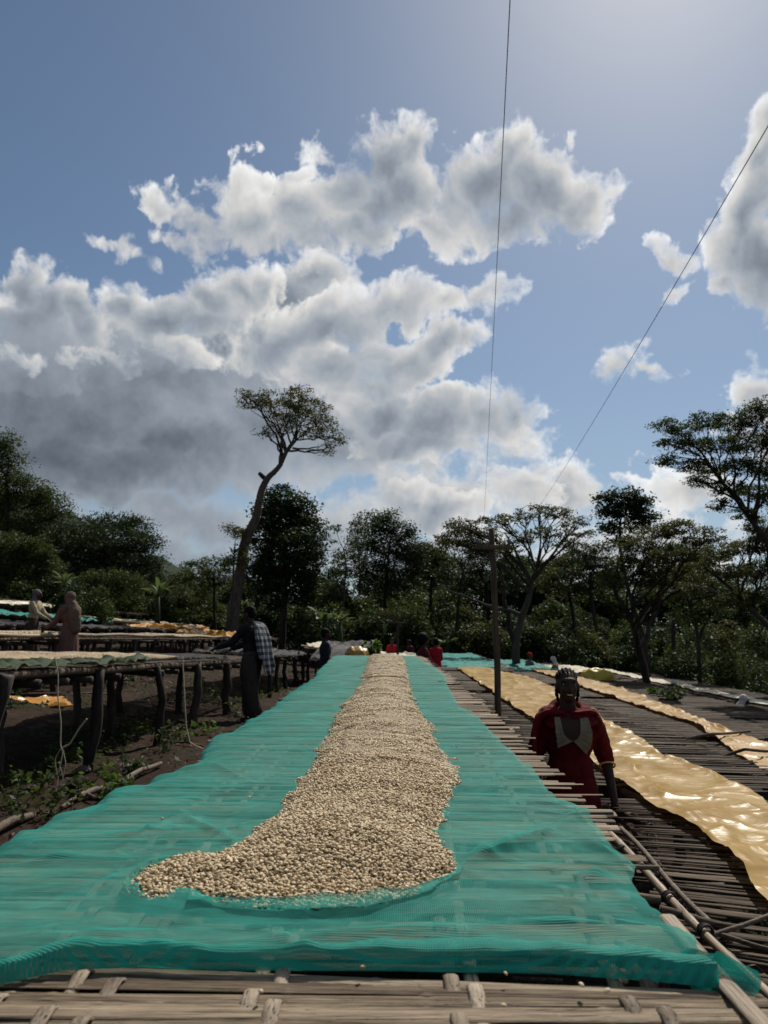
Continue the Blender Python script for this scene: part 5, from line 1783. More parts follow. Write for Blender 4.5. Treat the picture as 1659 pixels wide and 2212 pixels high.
    k1 = np.cross(ax, (0, 1, 0)); k1 /= np.linalg.norm(k1); k2 = np.cross(ax, k1)
    c = E + ax * .045
    MB().tube([c + (k1 * math.cos(v) + k2 * math.sin(v)) * .049 for v in np.linspace(0, 2 * np.pi, 24)], .006, 7, False).build('bracelet', M.setdefault('brass', plain('brass', (.55, .38, .12), .35)), root)


C['red_shawl'] = cloth('red_shawl', (.105, .005, .009), .3, .85, 22)
wx, wy = at_y(1226, 1500, 4.4).x, 4.4
WH = 1.52
WG = at_y(1226, 1447, wy).z - WH * (1.637 / 1.65)
# arms in her own frame: she faces the camera, so her left hand is on the viewer's right
person('smiling woman in a red dress with cream collar and red shawl beside the teal net', (wx, wy, WG), WH, math.pi - .06,
       [(-.245, .06, .865), (.17, .12, .88)], lean=-.02, top=C['red_cloth'], sleeve=.56, bottom=('skirt', C['red_cloth']), head=('none', None), voxel=.0075, turn=.03, nod=-.04, extra=woman_details, skirt_w=.20, shw=.84, hang=True, hs=.89)


def man_details(root, up, P, R3, arms, hc):
    drape('shawl', C['plaid'], root, [(up(.12, .10, 1.33), (.9, .1, 0)), (up(.10, .03, 1.41), (.9, .2, 0)), (up(.10, -.08, 1.40), (.95, 0, 0)), (up(.09, -.155, 1.24), (1, 0, 0)), (up(.09, -.19, 1.02), (1, 0, 0)), (up(.10, -.20, .82), (1, 0, 0)), ((.11, -.235, .64), (1, 0, 0))], [.09, .10, .12, .14, .15, .15, .13], seed=2)
    drape('shawl', C['plaid'], root, [(up(-.10, -.14, 1.36), (.9, .1, 0)), (up(-.09, -.165, 1.2), (1, 0, 0)), (up(-.07, -.19, 1.0), (1, 0, 0)), (up(-.05, -.205, .86), (1, 0, 0))], [.06, .08, .08, .07], seed=6)
    drape('shawl', C['plaid'], root, [(up(.14, .10, 1.36), (.1, .8, 0)), (up(.205, .0, 1.34), (0, 1, 0)), (up(.235, -.07, 1.15), (0, 1, 0)), (up(.235, -.11, .95), (0, 1, 0)), ((.225, -.17, .74), (0, 1, 0))], [.05, .08, .10, .10, .09], seed=8)


mp = at_z(540, 1560, -.06)
person('stooping man in black with a plaid shawl and zigzag trousers, reaching over the beans', (mp.x, mp.y, mp.z), 1.80, R(70), [(-.17, .55, 1.0), (.17, .50, .98)], lean=.07, top=C['black_cloth'], sleeve=.95,
       bottom=('trousers', C['zigzag'], 1.35), head=('hair', M['hair']), voxel=.013, nod=.25, extra=man_details, stride=.10)

# two women up the slope
y_ = 15.5
g = float(ground_z(at_y(66, 1400, y_).x, y_))
person('woman in a cream top and dark hood, up the slope', at_y(66, 1400, y_ + 1.2)[:2] + (at_y(66, 1273, y_ + 1.2).z - 1.62,), 1.62, R(-88), [(-.12, .42, .98), (.14, .42, .95)], lean=.10, top=C['cream_knit'], sleeve=.9, bottom=('skirt', C['brown_cloth']), head=('scarf', C['hood_grey']), voxel=.02)
y_ = 12.8
person('woman wrapped in a long taupe scarf, reaching towards the hooded woman', at_y(148, 1400, y_)[:2] + (at_y(148, 1278, y_).z - 1.60,), 1.60, R(70), [(-.12, .45, .98), (.14, .42, .95)], lean=.06, top=C['rose_dress'], sleeve=.9, bottom=('skirt', C['rose_dress']), head=('long_scarf', C['taupe_scarf']), voxel=.02)


def far_person(label, px, py_top, y, h, facing, hands, **kw):
    p = at_y(px, py_top, y)
    return person(label, (p.x, y, p.z - h * 1.637 / 1.65), h, facing, hands, voxel=.024, **kw)


rest = [(-.22, .08, .72), (.22, .08, .72)]
work = [(-.15, .40, .92), (.15, .42, .94)]
far_person('person in dark clothes standing by the sagging table with black netting', 703, 1358, 15.0, 1.66, R(-75), [(-.16, .12, .74), (.16, .16, .76)], top=C['navy_cloth'], bottom=('trousers', C['black_cloth']), head=('hair', M['hair']))
far_person('person in a bright red top beyond the end of the bean heap', 847, 1378, 23.0, 1.45, R(170), [(-.19, .08, .72), (.19, .08, .72)], shw=.8, top=C['scarlet_cloth'], sleeve=.45, bottom=('skirt', C['brown_cloth']), head=('hair', M['hair']))
far_person('small figure in dull red behind the thin far post', 890, 1382, 26.0, 1.40, R(120), work, lean=.2, top=C['maroon_cloth'], bottom=('skirt', C['brown_cloth']), head=('hair', M['hair']))
far_person('woman in maroon with full dark hair at the far end of the teal net', 914, 1371, 15.0, 1.60, R(-80), [(-.12, .30, .90), (.12, .34, .92)], shw=.8, top=C['maroon_cloth'], bottom=('skirt', C['black_cloth']), head=('afro', M['hair']))
far_person('person in a patterned scarlet top beside the woman in maroon', 941, 1379, 19.0, 1.52, R(20), [(-.16, .25, .86), (.16, .25, .86)], shw=.78, top=C['scarlet_cloth'], sleeve=.45, bottom=('skirt', C['scarlet_cloth']), head=('hair', M['hair']))
far_person('worker in a red cap and grey clothes far down the rows', 1140, 1411, 26.0, 1.60, R(-70), work, lean=.1, top=C['grey_cloth'], bottom=('skirt', C['brown_cloth']), head=('cap', C['scarlet_cloth']))
far_person('worker in a pale headscarf and orange vest reaching across the table', 1203, 1418, 24.0, 1.60, R(80), [(-.15, .50, 1.0), (.15, .50, 1.05)], lean=.2, top=C['orange_cloth'], sleeve=.5, bottom=('skirt', C['pale_blue']), head=('scarf', C['white_scarf']))
far_person('seated figure in a pale headwrap beyond the bunch of green leaves', 1457, 1470, 19.5, 1.50, R(150), work, lean=.1, top=C['rose_dress'], bottom=('skirt', C['brown_cloth']), head=('cap', C['white_scarf']))
far_person('crouched figure in brown near the trees', 1522, 1490, 21.0, 1.50, R(60), work, lean=.3, top=C['brown_cloth'], bottom=('skirt', C['brown_cloth']), head=('hair', M['hair']))
far_person('bent worker in a white headscarf reaching over the last table', 1584, 1497, 16.0, 1.50, R(-100), [(-.15, .50, .95), (.15, .50, .95)], lean=.35, top=C['grey_cloth'], bottom=('skirt', C['grey_cloth']), head=('scarf', C['white_scarf']))

# ------------------------------------------------------------------ trees and plants
SPOTS = {-60: 'past the edge of the pale ochre sheet', -20: 'over the start of the topmost table', 22: 'over the cream-topped woman', 66: 'beyond the hooded woman', 108: 'between the two women up the slope', 150: 'beyond the woman in the long scarf', 195: 'where the teal net starts',
         240: 'over the middle of the teal net', 290: 'over the cream sheet on the fourth table', 340: 'beside the enset with pale leaves', 385: 'over the orange sheet', 430: 'under the low layered acacia', 475: 'near the leaning trunk', 515: 'at the foot of the leaning tree', 560: 'beyond the stooping man',
         605: 'under the dense dark tree', 650: 'beyond the sagging table with black netting', 692: 'beyond the person in dark clothes', 736: 'beyond the grey plastic sheet', 780: 'beyond the tan sack', 812: 'beyond the bundle of bright leaves', 846: 'beyond the person in bright red', 880: 'beyond the thin far post',
         920: 'beyond the woman in maroon', 962: 'beside the person in patterned scarlet', 1008: 'where the far teal net ends', 1050: 'close before the tall timber post', 1095: 'close past the tall timber post', 1142: 'beyond the worker in the red cap', 1190: 'beyond the worker in the pale headscarf',
         1238: 'over the head of the smiling woman', 1288: 'beyond the yellow sack', 1336: 'some way past the yellow sack', 1380: 'at the foot of the olive acacia', 1426: 'beyond the bunch of green leaves', 1470: 'beyond the seated figure in the headwrap', 1520: 'beyond the crouched figure in brown',
         1570: 'beyond the bent worker in white', 1622: 'some way past the bent worker', 1668: 'under the bough of the leaning acacia', 1720: 'under the great tree'}
TAKEN = set()


def spot(kind, px):
    k = min((q for q in SPOTS if (kind, q) not in TAKEN), key=lambda q: abs(q - px))
    TAKEN.add((kind, k))
    return kind + ' ' + SPOTS[k]

def leaf_quads(mb, c, size, r, up=.35, narrow=.5):
    n = len(c)
    u = r.normal(0, 1, (n, 3)); u[:, 2] *= .6; u /= np.linalg.norm(u, axis=1)[:, None]
    w = r.normal(0, 1, (n, 3)); w[:, 2] += up
    v = np.cross(u, w); v /= np.linalg.norm(v, axis=1)[:, None] + 1e-9
    s = size * r.uniform(.6, 1.35, n)[:, None]
    q = np.stack([c - u * s * .5, c + v * s * narrow * .5, c + u * s * .5, c - v * s * narrow * .5], 1)
    mb.add(q.reshape(-1, 3), np.arange(n * 4).reshape(-1, 4))


def clump_points(c, rad, k, m, r, cr, shell=.55, flat=1.0):
    """k clumps inside an ellipsoid, m leaves in each"""
    d = r.normal(0, 1, (k, 3)); d /= np.linalg.norm(d, axis=1)[:, None]
    rr = r.uniform(shell, 1.0, k) ** .6
    cc = np.asarray(c) + d * rr[:, None] * np.asarray(rad)
    q = r.normal(0, 1, (k, m, 3)); q /= np.linalg.norm(q, axis=2)[..., None]
    p = cc[:, None] + q * (r.random((k, m, 1)) ** .5) * (cr * r.uniform(.7, 1.5, (k, 1, 1))) * np.array([1.15, 1.15, flat])
    return cc, p.reshape(-1, 3)


def limb(mb, p, q, r0, r1, r, bow=.12, n=7, sides=6, up=.0):
    p, q = np.asarray(p, float), np.asarray(q, float)
    L = np.linalg.norm(q - p)
    s = np.linspace(0, 1, n)[:, None]
    off = r.normal(0, bow * L, 3); off[2] += up * L
    pts = p * (1 - s) + q * s + off * np.sin(np.pi * s) + r.normal(0, .02 * L, (n, 3)) * np.sin(np.pi * s)
    mb.tube(pts, np.linspace(r0, r1, n), sides)
    return pts


def tree(label, name, D, trunk, clusters, leaf, bark='bark', lsize=None, dens=1.0, twigs=1.0, stubs=(), seed=0, depth=.7, clump=.30, group=None, limbs=True, flat=.6, forks=None):
    """trunk: (x, y, half width) in view pixels at distance D; clusters: (x, y, rx, ry, shift in depth)"""
    r = np.random.default_rng(3000 + seed)
    px = D / FPX
    tp = [np.array(at_y(x, y, D)) for x, y, w in trunk]
    bx, by = tp[0][0], tp[0][1]
    g = float(ground_z(bx, by)) - .3
    if tp[0][2] > g:
        tp.insert(0, np.array([bx + r.normal(0, .1), by, g])); wd = [trunk[0][2] * .95] + [w * .76 for _, _, w in trunk]
    else:
        wd = [w * .76 for _, _, w in trunk]
    for i in range(1, len(tp)):
        tp[i] = tp[i] + np.array([0, r.normal(0, .01 * D) * .6, 0])
    root = thing(name, label, 'tree', (tp[0][0], tp[0][1], tp[0][2]), 0, group)
    base = tp[0].copy()
    k = np.linspace(0, 1, len(tp)); s = np.linspace(0, 1, 6 * len(tp))
    P = np.stack([np.interp(s, k, np.array([p[i] for p in tp])) for i in range(3)], -1)
    for i in range(3):
        q = np.pad(P[:, i], 2, 'edge'); P[:, i] = np.convolve(q, np.ones(5) / 5, 'valid')
    P += r.normal(0, .012, P.shape) * np.interp(s, k, wd)[:, None] * px * 3
    rad = np.interp(s, k, wd) * px
    rad[:3] *= np.array([1.3, 1.15, 1.05])
    tm = MB().tube(P - base, rad, 10)
    lm = MB()
    ls = lsize or .0033 * D
    for (x, y, rx, ry, dz) in clusters:
        c = np.array(at_y(x, y, D + dz * (rx * px + 1.0)))
        R_ = np.array([rx * px, max(rx, ry) * px * depth, ry * px])
        area = rx * ry * 3.1 * (768 / 1659) ** 2
        nl = int(area * 2.3 * dens)
        m = 30
        kk = max(5, nl // m)
        cc, pts = clump_points(c, R_, kk, m, r, clump * (D / 30) ** .5, .35, flat)
        leaf_quads(lm, pts - base, ls, r)
        if limbs:
            # a limb from the nearest sensible place on the trunk
            cand = P[len(P) // 3:] if forks is None else P[int(len(P) * forks):]
            low = cand[(cand[:, 2] < c[2] - .1 * abs(R_[2]))]
            src = low if len(low) else cand[:1]
            j = np.argmin(np.linalg.norm((src - c) * np.array([1, 1, .55]), axis=1))
            p0 = src[j]
            w0 = np.interp(np.argmin(np.linalg.norm(P - p0, axis=1)) / len(P), k, wd) * px
            L = np.linalg.norm(c - p0)
            r0 = min(w0 * .62, .016 * L + .03)
            pt = limb(tm, p0 - base, c - base, r0, r0 * .35, r, .07, 9, 6, .06)
            for q in range(int(min(len(cc), 10 * twigs))):
                st = pt[r.integers(4, 9)]
                limb(tm, st, cc[q] - base, r0 * .36, .008 * (D / 30), r, .10, 6, 4, .05)
    for (x0, y0, x1, y1, w0, w1) in stubs:
        limb(tm, np.array(at_y(x0, y0, D)) - base, np.array(at_y(x1, y1, D)) - base, w0 * px, w1 * px, r, .03, 6, 7)
    tm.build('trunk', M[bark], root)
    lm.build('crown', M[leaf], root, smooth=False)
    return root


tree('tall leaning tree with a flat umbrella crown high above the dense dark tree', 'umbrella_tree', 32, [(505, 1345, 19), (509, 1290, 16), (517, 1225, 15), (530, 1172, 14), (556, 1118, 12), (565, 1075, 10.5), (575, 1038, 9), (603, 1008, 7), (618, 975, 6), (642, 950, 3.5)],
     [(545, 866, 36, 20, 0), (585, 862, 40, 22, .3), (630, 862, 46, 24, -.3), (675, 880, 42, 24, 0), (610, 888, 52, 24, .4), (655, 905, 46, 24, -.4), (600, 925, 40, 14, 0), (700, 915, 34, 22, .2), (722, 945, 26, 18, 0), (705, 970, 22, 11, 0), (670, 935, 40, 18, .3), (525, 850, 20, 9, 0), (575, 940, 22, 8, 0), (650, 848, 36, 12, 0)],
     'leaf_olive', dens=.58, stubs=((577, 1038, 560, 1022, 6, 4.5), (536, 1165, 522, 1146, 7, 5), (605, 1000, 612, 935, 4, 2.4), (612, 985, 640, 930, 3.2, 1.6), (632, 968, 690, 965, 2.6, 1.2), (522, 1150, 505, 1150, 3, 2)), seed=1, forks=.82, clump=.26, bark='bark_pale', flat=.5)
tree('small tuft-like tree hugging the leaning trunk', 'young_tree', 31.5, [(500, 1330, 3), (505, 1250, 2.5), (506, 1180, 2)], [(508, 1150, 20, 14, 0), (497, 1142, 12, 8, 0), (515, 1200, 24, 22, 0)], 'leaf_olive', seed=2, twigs=.3)
tree('dense dark rounded tree just behind the leaning trunk', 'broadleaf_tree', 35, [(612, 1340, 9), (614, 1270, 8), (616, 1200, 6), (618, 1130, 4)],
     [(610, 1080, 46, 34, 0), (645, 1100, 42, 36, .3), (580, 1110, 40, 36, -.3), (660, 1145, 40, 42, 0), (612, 1140, 56, 44, .5), (575, 1165, 42, 44, 0), (640, 1190, 58, 46, -.5), (595, 1215, 58, 46, .4), (665, 1215, 36, 44, 0), (565, 1240, 36, 42, 0), (625, 1260, 60, 46, 0), (590, 1290, 44, 34, .3), (660, 1275, 36, 34, .2)],
     'leaf_dark', lsize=.17, dens=.72, seed=3, clump=.34, flat=.8)
tree('tall feathery tree at the edge of the view, above the dome-shaped tree', 'feathery_tree', 46, [(20, 1300, 8), (22, 1150, 7), (18, 1020, 4)],
     [(12, 960, 26, 30, 0), (-30, 980, 50, 60, 0), (25, 1000, 34, 30, .2), (15, 1050, 60, 40, 0), (70, 1060, 46, 32, 0), (100, 1085, 40, 30, 0), (40, 1105, 80, 44, .3), (-30, 1110, 70, 70, .4), (130, 1112, 30, 26, 0), (10, 1170, 90, 60, 0), (90, 1150, 50, 40, 0)], 'leaf_mid', dens=1.0, seed=4, clump=.5)
tree('broad dome-shaped dark tree left of the gap in the skyline'.replace('left of', 'beside'), 'spreading_tree', 41, [(235, 1310, 9), (232, 1250, 8), (230, 1190, 6)],
     [(190, 1138, 60, 24, 0), (240, 1128, 62, 22, .3), (290, 1140, 46, 26, 0), (150, 1165, 50, 28, 0), (320, 1180, 34, 30, 0), (230, 1165, 90, 34, -.4), (270, 1200, 70, 34, .3), (170, 1205, 66, 30, 0), (335, 1215, 24, 22, 0), (115, 1200, 36, 30, 0), (220, 1235, 100, 30, 0), (320, 1245, 40, 24, 0)], 'leaf_dark', dens=1.15, seed=5, clump=.4, flat=.55)
tree('mid green leafy tree above the bushes near the hooded woman', 'leafy_tree', 34, [(55, 1310, 5), (55, 1250, 4)], [(30, 1180, 50, 36, 0), (80, 1190, 40, 34, 0), (55, 1225, 70, 36, 0), (-10, 1230, 50, 50, 0), (110, 1230, 36, 30, 0), (40, 1265, 80, 30, .2)], 'leaf_mid', lsize=.13, seed=6)
tree('rounded bushy tree above the teal net', 'leafy_tree', 36, [(220, 1320, 4), (222, 1280, 3)], [(200, 1250, 32, 20, 0), (240, 1252, 40, 24, 0), (285, 1262, 34, 24, 0), (175, 1270, 30, 20, 0), (225, 1280, 60, 22, 0)], 'leaf_mid', lsize=.12, seed=7)
tree('low layered acacia below the hill gap', 'acacia_tree', 40, [(465, 1320, 4), (468, 1260, 3), (460, 1235, 2.5)], [(470, 1212, 42, 11, 0), (425, 1222, 36, 11, .3), (500, 1228, 30, 12, 0), (450, 1240, 60, 13, -.3), (400, 1248, 36, 14, 0), (480, 1262, 50, 16, 0), (430, 1275, 60, 18, .3)], 'leaf_mid', seed=8, clump=.28, flat=.4)
tree('olive layered acacia behind the leaning trunk', 'acacia_tree', 44, [(390, 1320, 4), (388, 1280, 3)], [(385, 1255, 40, 14, 0), (355, 1270, 40, 14, 0), (420, 1290, 50, 18, 0), (370, 1300, 60, 20, 0)], 'leaf_olive', seed=9, clump=.3, flat=.4)
tree('thin half-bare tree right beside the dense dark tree'.replace('right beside', 'close beside'), 'thin_tree', 42, [(738, 1340, 3), (742, 1270, 2.6), (748, 1220, 2.2), (740, 1180, 1.6)], [(725, 1140, 24, 12, 0), (765, 1138, 28, 12, 0), (712, 1165, 22, 12, 0), (775, 1170, 24, 14, 0), (740, 1200, 34, 16, 0), (718, 1225, 26, 18, 0)], 'leaf_mid', dens=.45, twigs=1.3, seed=10, clump=.24)
tree('cluster-crowned tree in the middle of the tree line', 'broadleaf_tree', 40, [(830, 1350, 6), (832, 1280, 5), (838, 1220, 4), (842, 1170, 3)],
     [(840, 1130, 30, 20, 0), (865, 1150, 34, 24, 0), (815, 1150, 30, 22, 0), (885, 1180, 36, 28, 0), (840, 1180, 46, 26, .3), (800, 1190, 34, 22, 0), (900, 1215, 28, 26, 0), (855, 1220, 50, 26, 0), (800, 1230, 36, 26, 0), (880, 1255, 40, 26, 0), (820, 1270, 56, 26, 0)], 'leaf_dark', dens=1.06, seed=11)
tree('slim feathery tree beside the cluster-crowned one', 'feathery_tree', 48, [(775, 1340, 4), (778, 1230, 3)], [(800, 1130, 30, 26, 0), (830, 1115, 30, 18, 0), (775, 1165, 30, 24, 0), (765, 1220, 34, 30, 0)], 'leaf_mid', dens=0.98, seed=12, clump=.4)
tree('wide acacia with bare crooked branches behind the timber post', 'bare_acacia', 27, [(1112, 1395, 11), (1126, 1340, 9), (1142, 1290, 8), (1150, 1255, 6.5), (1160, 1225, 5)],
     [(965, 1165, 24, 14, 0), (1000, 1140, 42, 16, 0), (1040, 1150, 40, 16, .3), (1075, 1125, 44, 13, -.3), (1120, 1118, 44, 12, 0), (1165, 1100, 44, 11, .3), (1205, 1110, 40, 12, 0), (1240, 1130, 36, 13, 0), (1262, 1152, 26, 11, 0), (1120, 1160, 50, 16, .4), (1190, 1150, 46, 14, -.4), (1010, 1180, 40, 16, 0), (1085, 1185, 44, 15, 0), (1225, 1175, 36, 12, 0)],
     'leaf_olive', dens=0.75, twigs=2.2, stubs=((1130, 1330, 1060, 1310, 5, 3.5), (1060, 1310, 1010, 1290, 3.5, 2.2), (1010, 1290, 945, 1268, 2.2, 1), (1150, 1255, 1120, 1205, 5, 3), (1120, 1205, 1090, 1150, 3, 1.5), (1152, 1250, 1200, 1190, 5, 2.5), (1200, 1190, 1250, 1140, 2.5, 1.2), (1090, 1290, 1080, 1230, 4, 3), (1112, 1395, 1088, 1290, 6, 4), (1080, 1230, 1040, 1165, 3, 1.4)), seed=13, clump=.2, forks=.62, flat=.45)
tree('dark crowned tree beside the bare acacia', 'broadleaf_tree', 33, [(985, 1380, 5), (990, 1300, 4), (1000, 1230, 3)], [(985, 1140, 26, 18, 0), (965, 1170, 22, 16, 0), (1010, 1165, 30, 18, 0), (1030, 1190, 34, 20, 0), (970, 1240, 30, 24, 0)], 'leaf_dark', dens=1.04, seed=14)
tree('fine-leaved acacia between the post and the woman', 'acacia_tree', 36, [(1245, 1400, 6), (1240, 1330, 5), (1230, 1280, 4), (1238, 1240, 3)],
     [(1210, 1215, 40, 14, 0), (1250, 1205, 40, 14, .3), (1290, 1215, 40, 15, 0), (1230, 1240, 56, 15, -.4), (1185, 1250, 36, 14, 0), (1290, 1250, 44, 16, 0), (1330, 1240, 34, 15, 0), (1220, 1275, 56, 16, 0)], 'leaf_olive', dens=1.12, twigs=1.6, seed=15, clump=.24, flat=.5)
tree('broad-leaved tree with a rounded tuft at its top, above the seated figure', 'tufted_tree', 25, [(1400, 1450, 9), (1392, 1380, 8), (1375, 1320, 6.5), (1352, 1250, 5), (1340, 1180, 4), (1338, 1130, 3)],
     [(1320, 1075, 28, 16, 0), (1355, 1068, 26, 15, 0), (1385, 1090, 26, 18, 0), (1405, 1112, 20, 14, 0), (1315, 1105, 26, 15, 0), (1350, 1105, 36, 18, 0), (1325, 1140, 28, 16, .2), (1375, 1130, 30, 15, 0), (1340, 1170, 24, 15, 0)], 'leaf_dark', lsize=.12, dens=.95, seed=16, forks=.5)
tree('olive many-branched acacia among the right-hand trees'.replace('right-hand', 'taller'), 'acacia_tree', 22.5, [(1398, 1455, 10), (1385, 1400, 9), (1372, 1350, 7), (1345, 1310, 6), (1330, 1280, 5)],
     [(1370, 1175, 44, 20, 0), (1420, 1150, 46, 18, .3), (1470, 1140, 46, 18, 0), (1520, 1160, 44, 20, -.3), (1400, 1205, 56, 20, .3), (1460, 1200, 56, 22, -.4), (1520, 1210, 46, 20, 0), (1350, 1215, 36, 18, 0), (1440, 1245, 56, 20, 0), (1390, 1250, 44, 18, .3), (1310, 1250, 30, 16, 0), (1500, 1255, 40, 18, .3)],
     'leaf_olive', dens=1.16, twigs=1.5, stubs=((1385, 1400, 1420, 1320, 6, 4), (1420, 1320, 1440, 1240, 4, 2), (1372, 1350, 1300, 1290, 4.5, 2.5)), seed=17, clump=.2, flat=.5)
tree('great tree with a high layered crown cut off by the edge of the view', 'great_acacia', 18.5, [(1750, 1500, 17), (1735, 1380, 15), (1705, 1260, 12), (1670, 1190, 9), (1630, 1130, 7), (1590, 1080, 5), (1560, 1040, 4)],
     [(1440, 918, 34, 14, 0), (1480, 930, 44, 18, .3), (1530, 905, 44, 17, -.3), (1575, 915, 46, 20, .3), (1620, 900, 46, 22, 0), (1660, 880, 46, 26, 0), (1450, 960, 34, 13, 0), (1500, 965, 46, 18, .3), (1560, 960, 50, 20, -.3), (1620, 955, 54, 24, .3), (1680, 940, 50, 40, 0), (1440, 995, 30, 13, 0), (1485, 1005, 40, 15, 0), (1540, 1010, 44, 18, .3),
      (1600, 1010, 50, 22, -.3), (1660, 1010, 50, 30, 0), (1510, 1040, 34, 13, 0), (1570, 1055, 44, 17, 0), (1630, 1065, 46, 22, .3), (1690, 1080, 46, 36, 0), (1560, 1090, 30, 12, 0), (1610, 1110, 36, 14, 0)],
     'leaf_mid', dens=1.06, twigs=1.5, stubs=((1670, 1190, 1600, 1080, 6, 3), (1600, 1080, 1520, 990, 3.4, 1.6), (1630, 1130, 1640, 1010, 4.5, 2.2), (1590, 1080, 1500, 1030, 2.6, 1.2), (1705, 1260, 1690, 1060, 6, 3)), seed=18, clump=.19, forks=.45, flat=.5)
tree('leaning tree whose long bough slants across the trees at the edge', 'leaning_acacia', 20, [(1760, 1480, 11), (1700, 1390, 9), (1640, 1330, 7), (1580, 1270, 5.5), (1530, 1225, 4)],
     [(1560, 1190, 40, 18, 0), (1610, 1180, 44, 20, .3), (1660, 1170, 44, 30, 0), (1520, 1225, 34, 15, 0), (1580, 1235, 44, 18, -.3), (1640, 1230, 46, 24, .3), (1690, 1250, 40, 40, 0), (1500, 1270, 30, 14, 0), (1620, 1290, 40, 17, 0), (1570, 1300, 34, 16, 0), (1640, 1140, 36, 22, 0)], 'leaf_olive', dens=1.08, twigs=1.5, seed=19, clump=.2, flat=.5)
tree('slender dark tree standing behind the crouched figure', 'slender_tree', 24, [(1515, 1460, 6), (1508, 1390, 5), (1500, 1330, 4), (1478, 1270, 3)], [(1470, 1240, 34, 16, 0), (1510, 1280, 40, 18, 0), (1460, 1290, 34, 16, 0), (1545, 1320, 36, 18, 0), (1490, 1330, 44, 18, 0), (1540, 1260, 30, 14, 0)], 'leaf_mid', dens=1.20, twigs=1.5, stubs=((1508, 1390, 1545, 1290, 3.5, 1.8),), seed=20, clump=.22)

tree('twiggy acacia whose crown fills the gap between the olive one and the tufted one', 'acacia_tree', 30, [(1455, 1440, 6), (1450, 1360, 5), (1462, 1290, 4)], [(1440, 1190, 44, 18, 0), (1490, 1185, 44, 18, .3), (1540, 1200, 44, 18, 0), (1420, 1230, 40, 18, 0), (1480, 1240, 60, 20, -.3), (1545, 1250, 44, 18, 0), (1600, 1245, 44, 20, 0), (1400, 1270, 40, 16, .2), (1510, 1290, 56, 20, 0)], 'leaf_mid', dens=.9, twigs=1.5, seed=31, clump=.24, flat=.5)
tree('twiggy tree between the bare acacia and the tufted tree', 'acacia_tree', 34, [(1290, 1420, 6), (1286, 1340, 5), (1278, 1270, 4)], [(1260, 1190, 40, 16, 0), (1300, 1185, 34, 16, .3), (1280, 1215, 50, 18, 0), (1240, 1240, 40, 16, 0), (1320, 1250, 40, 18, 0), (1280, 1270, 56, 20, 0)], 'leaf_dark', dens=.8, twigs=1.5, seed=32, clump=.26, flat=.5)
tree('spreading tree behind the near end of the timber post', 'spreading_tree', 38, [(1060, 1400, 6), (1055, 1320, 5), (1050, 1260, 4)], [(1020, 1215, 44, 20, 0), (1070, 1205, 44, 20, .3), (1110, 1225, 40, 20, 0), (1040, 1250, 56, 22, 0), (1100, 1265, 46, 22, 0), (990, 1265, 40, 22, 0)], 'leaf_dark', dens=.9, twigs=1.2, seed=33, clump=.3, flat=.5)

# trees standing farther back, that close the wood
r_ = np.random.default_rng(55)
BACK = [(-60, 1230, 120, 60), (60, 1280, 90, 40), (170, 1290, 80, 36), (300, 1290, 90, 34), (420, 1300, 80, 34), (520, 1290, 60, 36), (700, 1265, 46, 40), (750, 1280, 60, 40), (860, 1285, 80, 44), (930, 1265, 50, 36), (985, 1290, 60, 44), (1050, 1285, 60, 44), (1120, 1275, 60, 44),
        (1090, 1235, 60, 34), (1190, 1240, 60, 30), (1300, 1262, 60, 36), (1430, 1275, 70, 40), (1560, 1290, 70, 44), (1640, 1310, 60, 40), (930, 1215, 50, 36), (1010, 1245, 50, 30), (1180, 1300, 60, 40), (1250, 1310, 70, 44), (1320, 1310, 70, 44), (1400, 1320, 70, 44), (1470, 1330, 70, 44), (1540, 1360, 70, 40), (1620, 1380, 70, 44)]
for i, (x, y, rx, ry) in enumerate(BACK):
    D = float(r_.uniform(46, 58))
    cl = [(x + r_.uniform(-.6, .6) * rx, y + r_.uniform(-.7, .9) * ry, rx * r_.uniform(.4, .7), ry * r_.uniform(.4, .7), r_.uniform(-.4, .4)) for _ in range(7)]
    tree(spot('dark tree far back in the wood', x), 'wood_tree', D, [(x, y + ry + 40, 5), (x + 4, y + ry * .4, 4), (x, y, 3)], cl, ('leaf_dark', 'leaf_mid', 'leaf_mid')[i % 3], lsize=.20, dens=1.1, twigs=.3, seed=100 + i, clump=.5, group='dark trees farther back in the wood')


def bush(px, top, bot, rx, D, leaf, seed, label, group, lsize=None, name='bush'):
    r = np.random.default_rng(7000 + seed)
    p = D / FPX
    c0 = at_y(px, (top + bot) / 2, D)
    g = float(ground_z(c0.x, D))
    root = thing(name, label, 'bush', (c0.x, D, g), 0, group)
    base = np.array(root.location)
    lm, sm = MB(), MB()
    zt, zb = at_y(px, top, D).z, min(at_y(px, bot, D).z, g + .3)
    for q in range(7):
        rr = rx * p * r.uniform(.45, .75)
        hz = (zt - zb) * r.uniform(.22, .36)
        c = np.array([c0.x + r.uniform(-.6, .6) * rx * p, D + r.uniform(-.6, .6) * rx * p, r.uniform(zb + hz * .5, zt - hz * .8)])
        n = int(rr * hz / p ** 2 * 3.1 * (768 / 1659) ** 2 * 1.1)
        cc, pts = clump_points(c, (rr, rr * .8, hz), max(6, n // 14), 14, r, .20 * (D / 30) ** .5, .35, .8)
        leaf_quads(lm, pts - base, lsize or .0040 * D, r)
        limb(sm, (r.normal(0, .1), r.normal(0, .1), -.1), c - base, .035, .012, r, .08, 6, 5)
    sm.build('stem', M['bark'], root); lm.build('foliage', M[leaf], root, smooth=False)
    return root


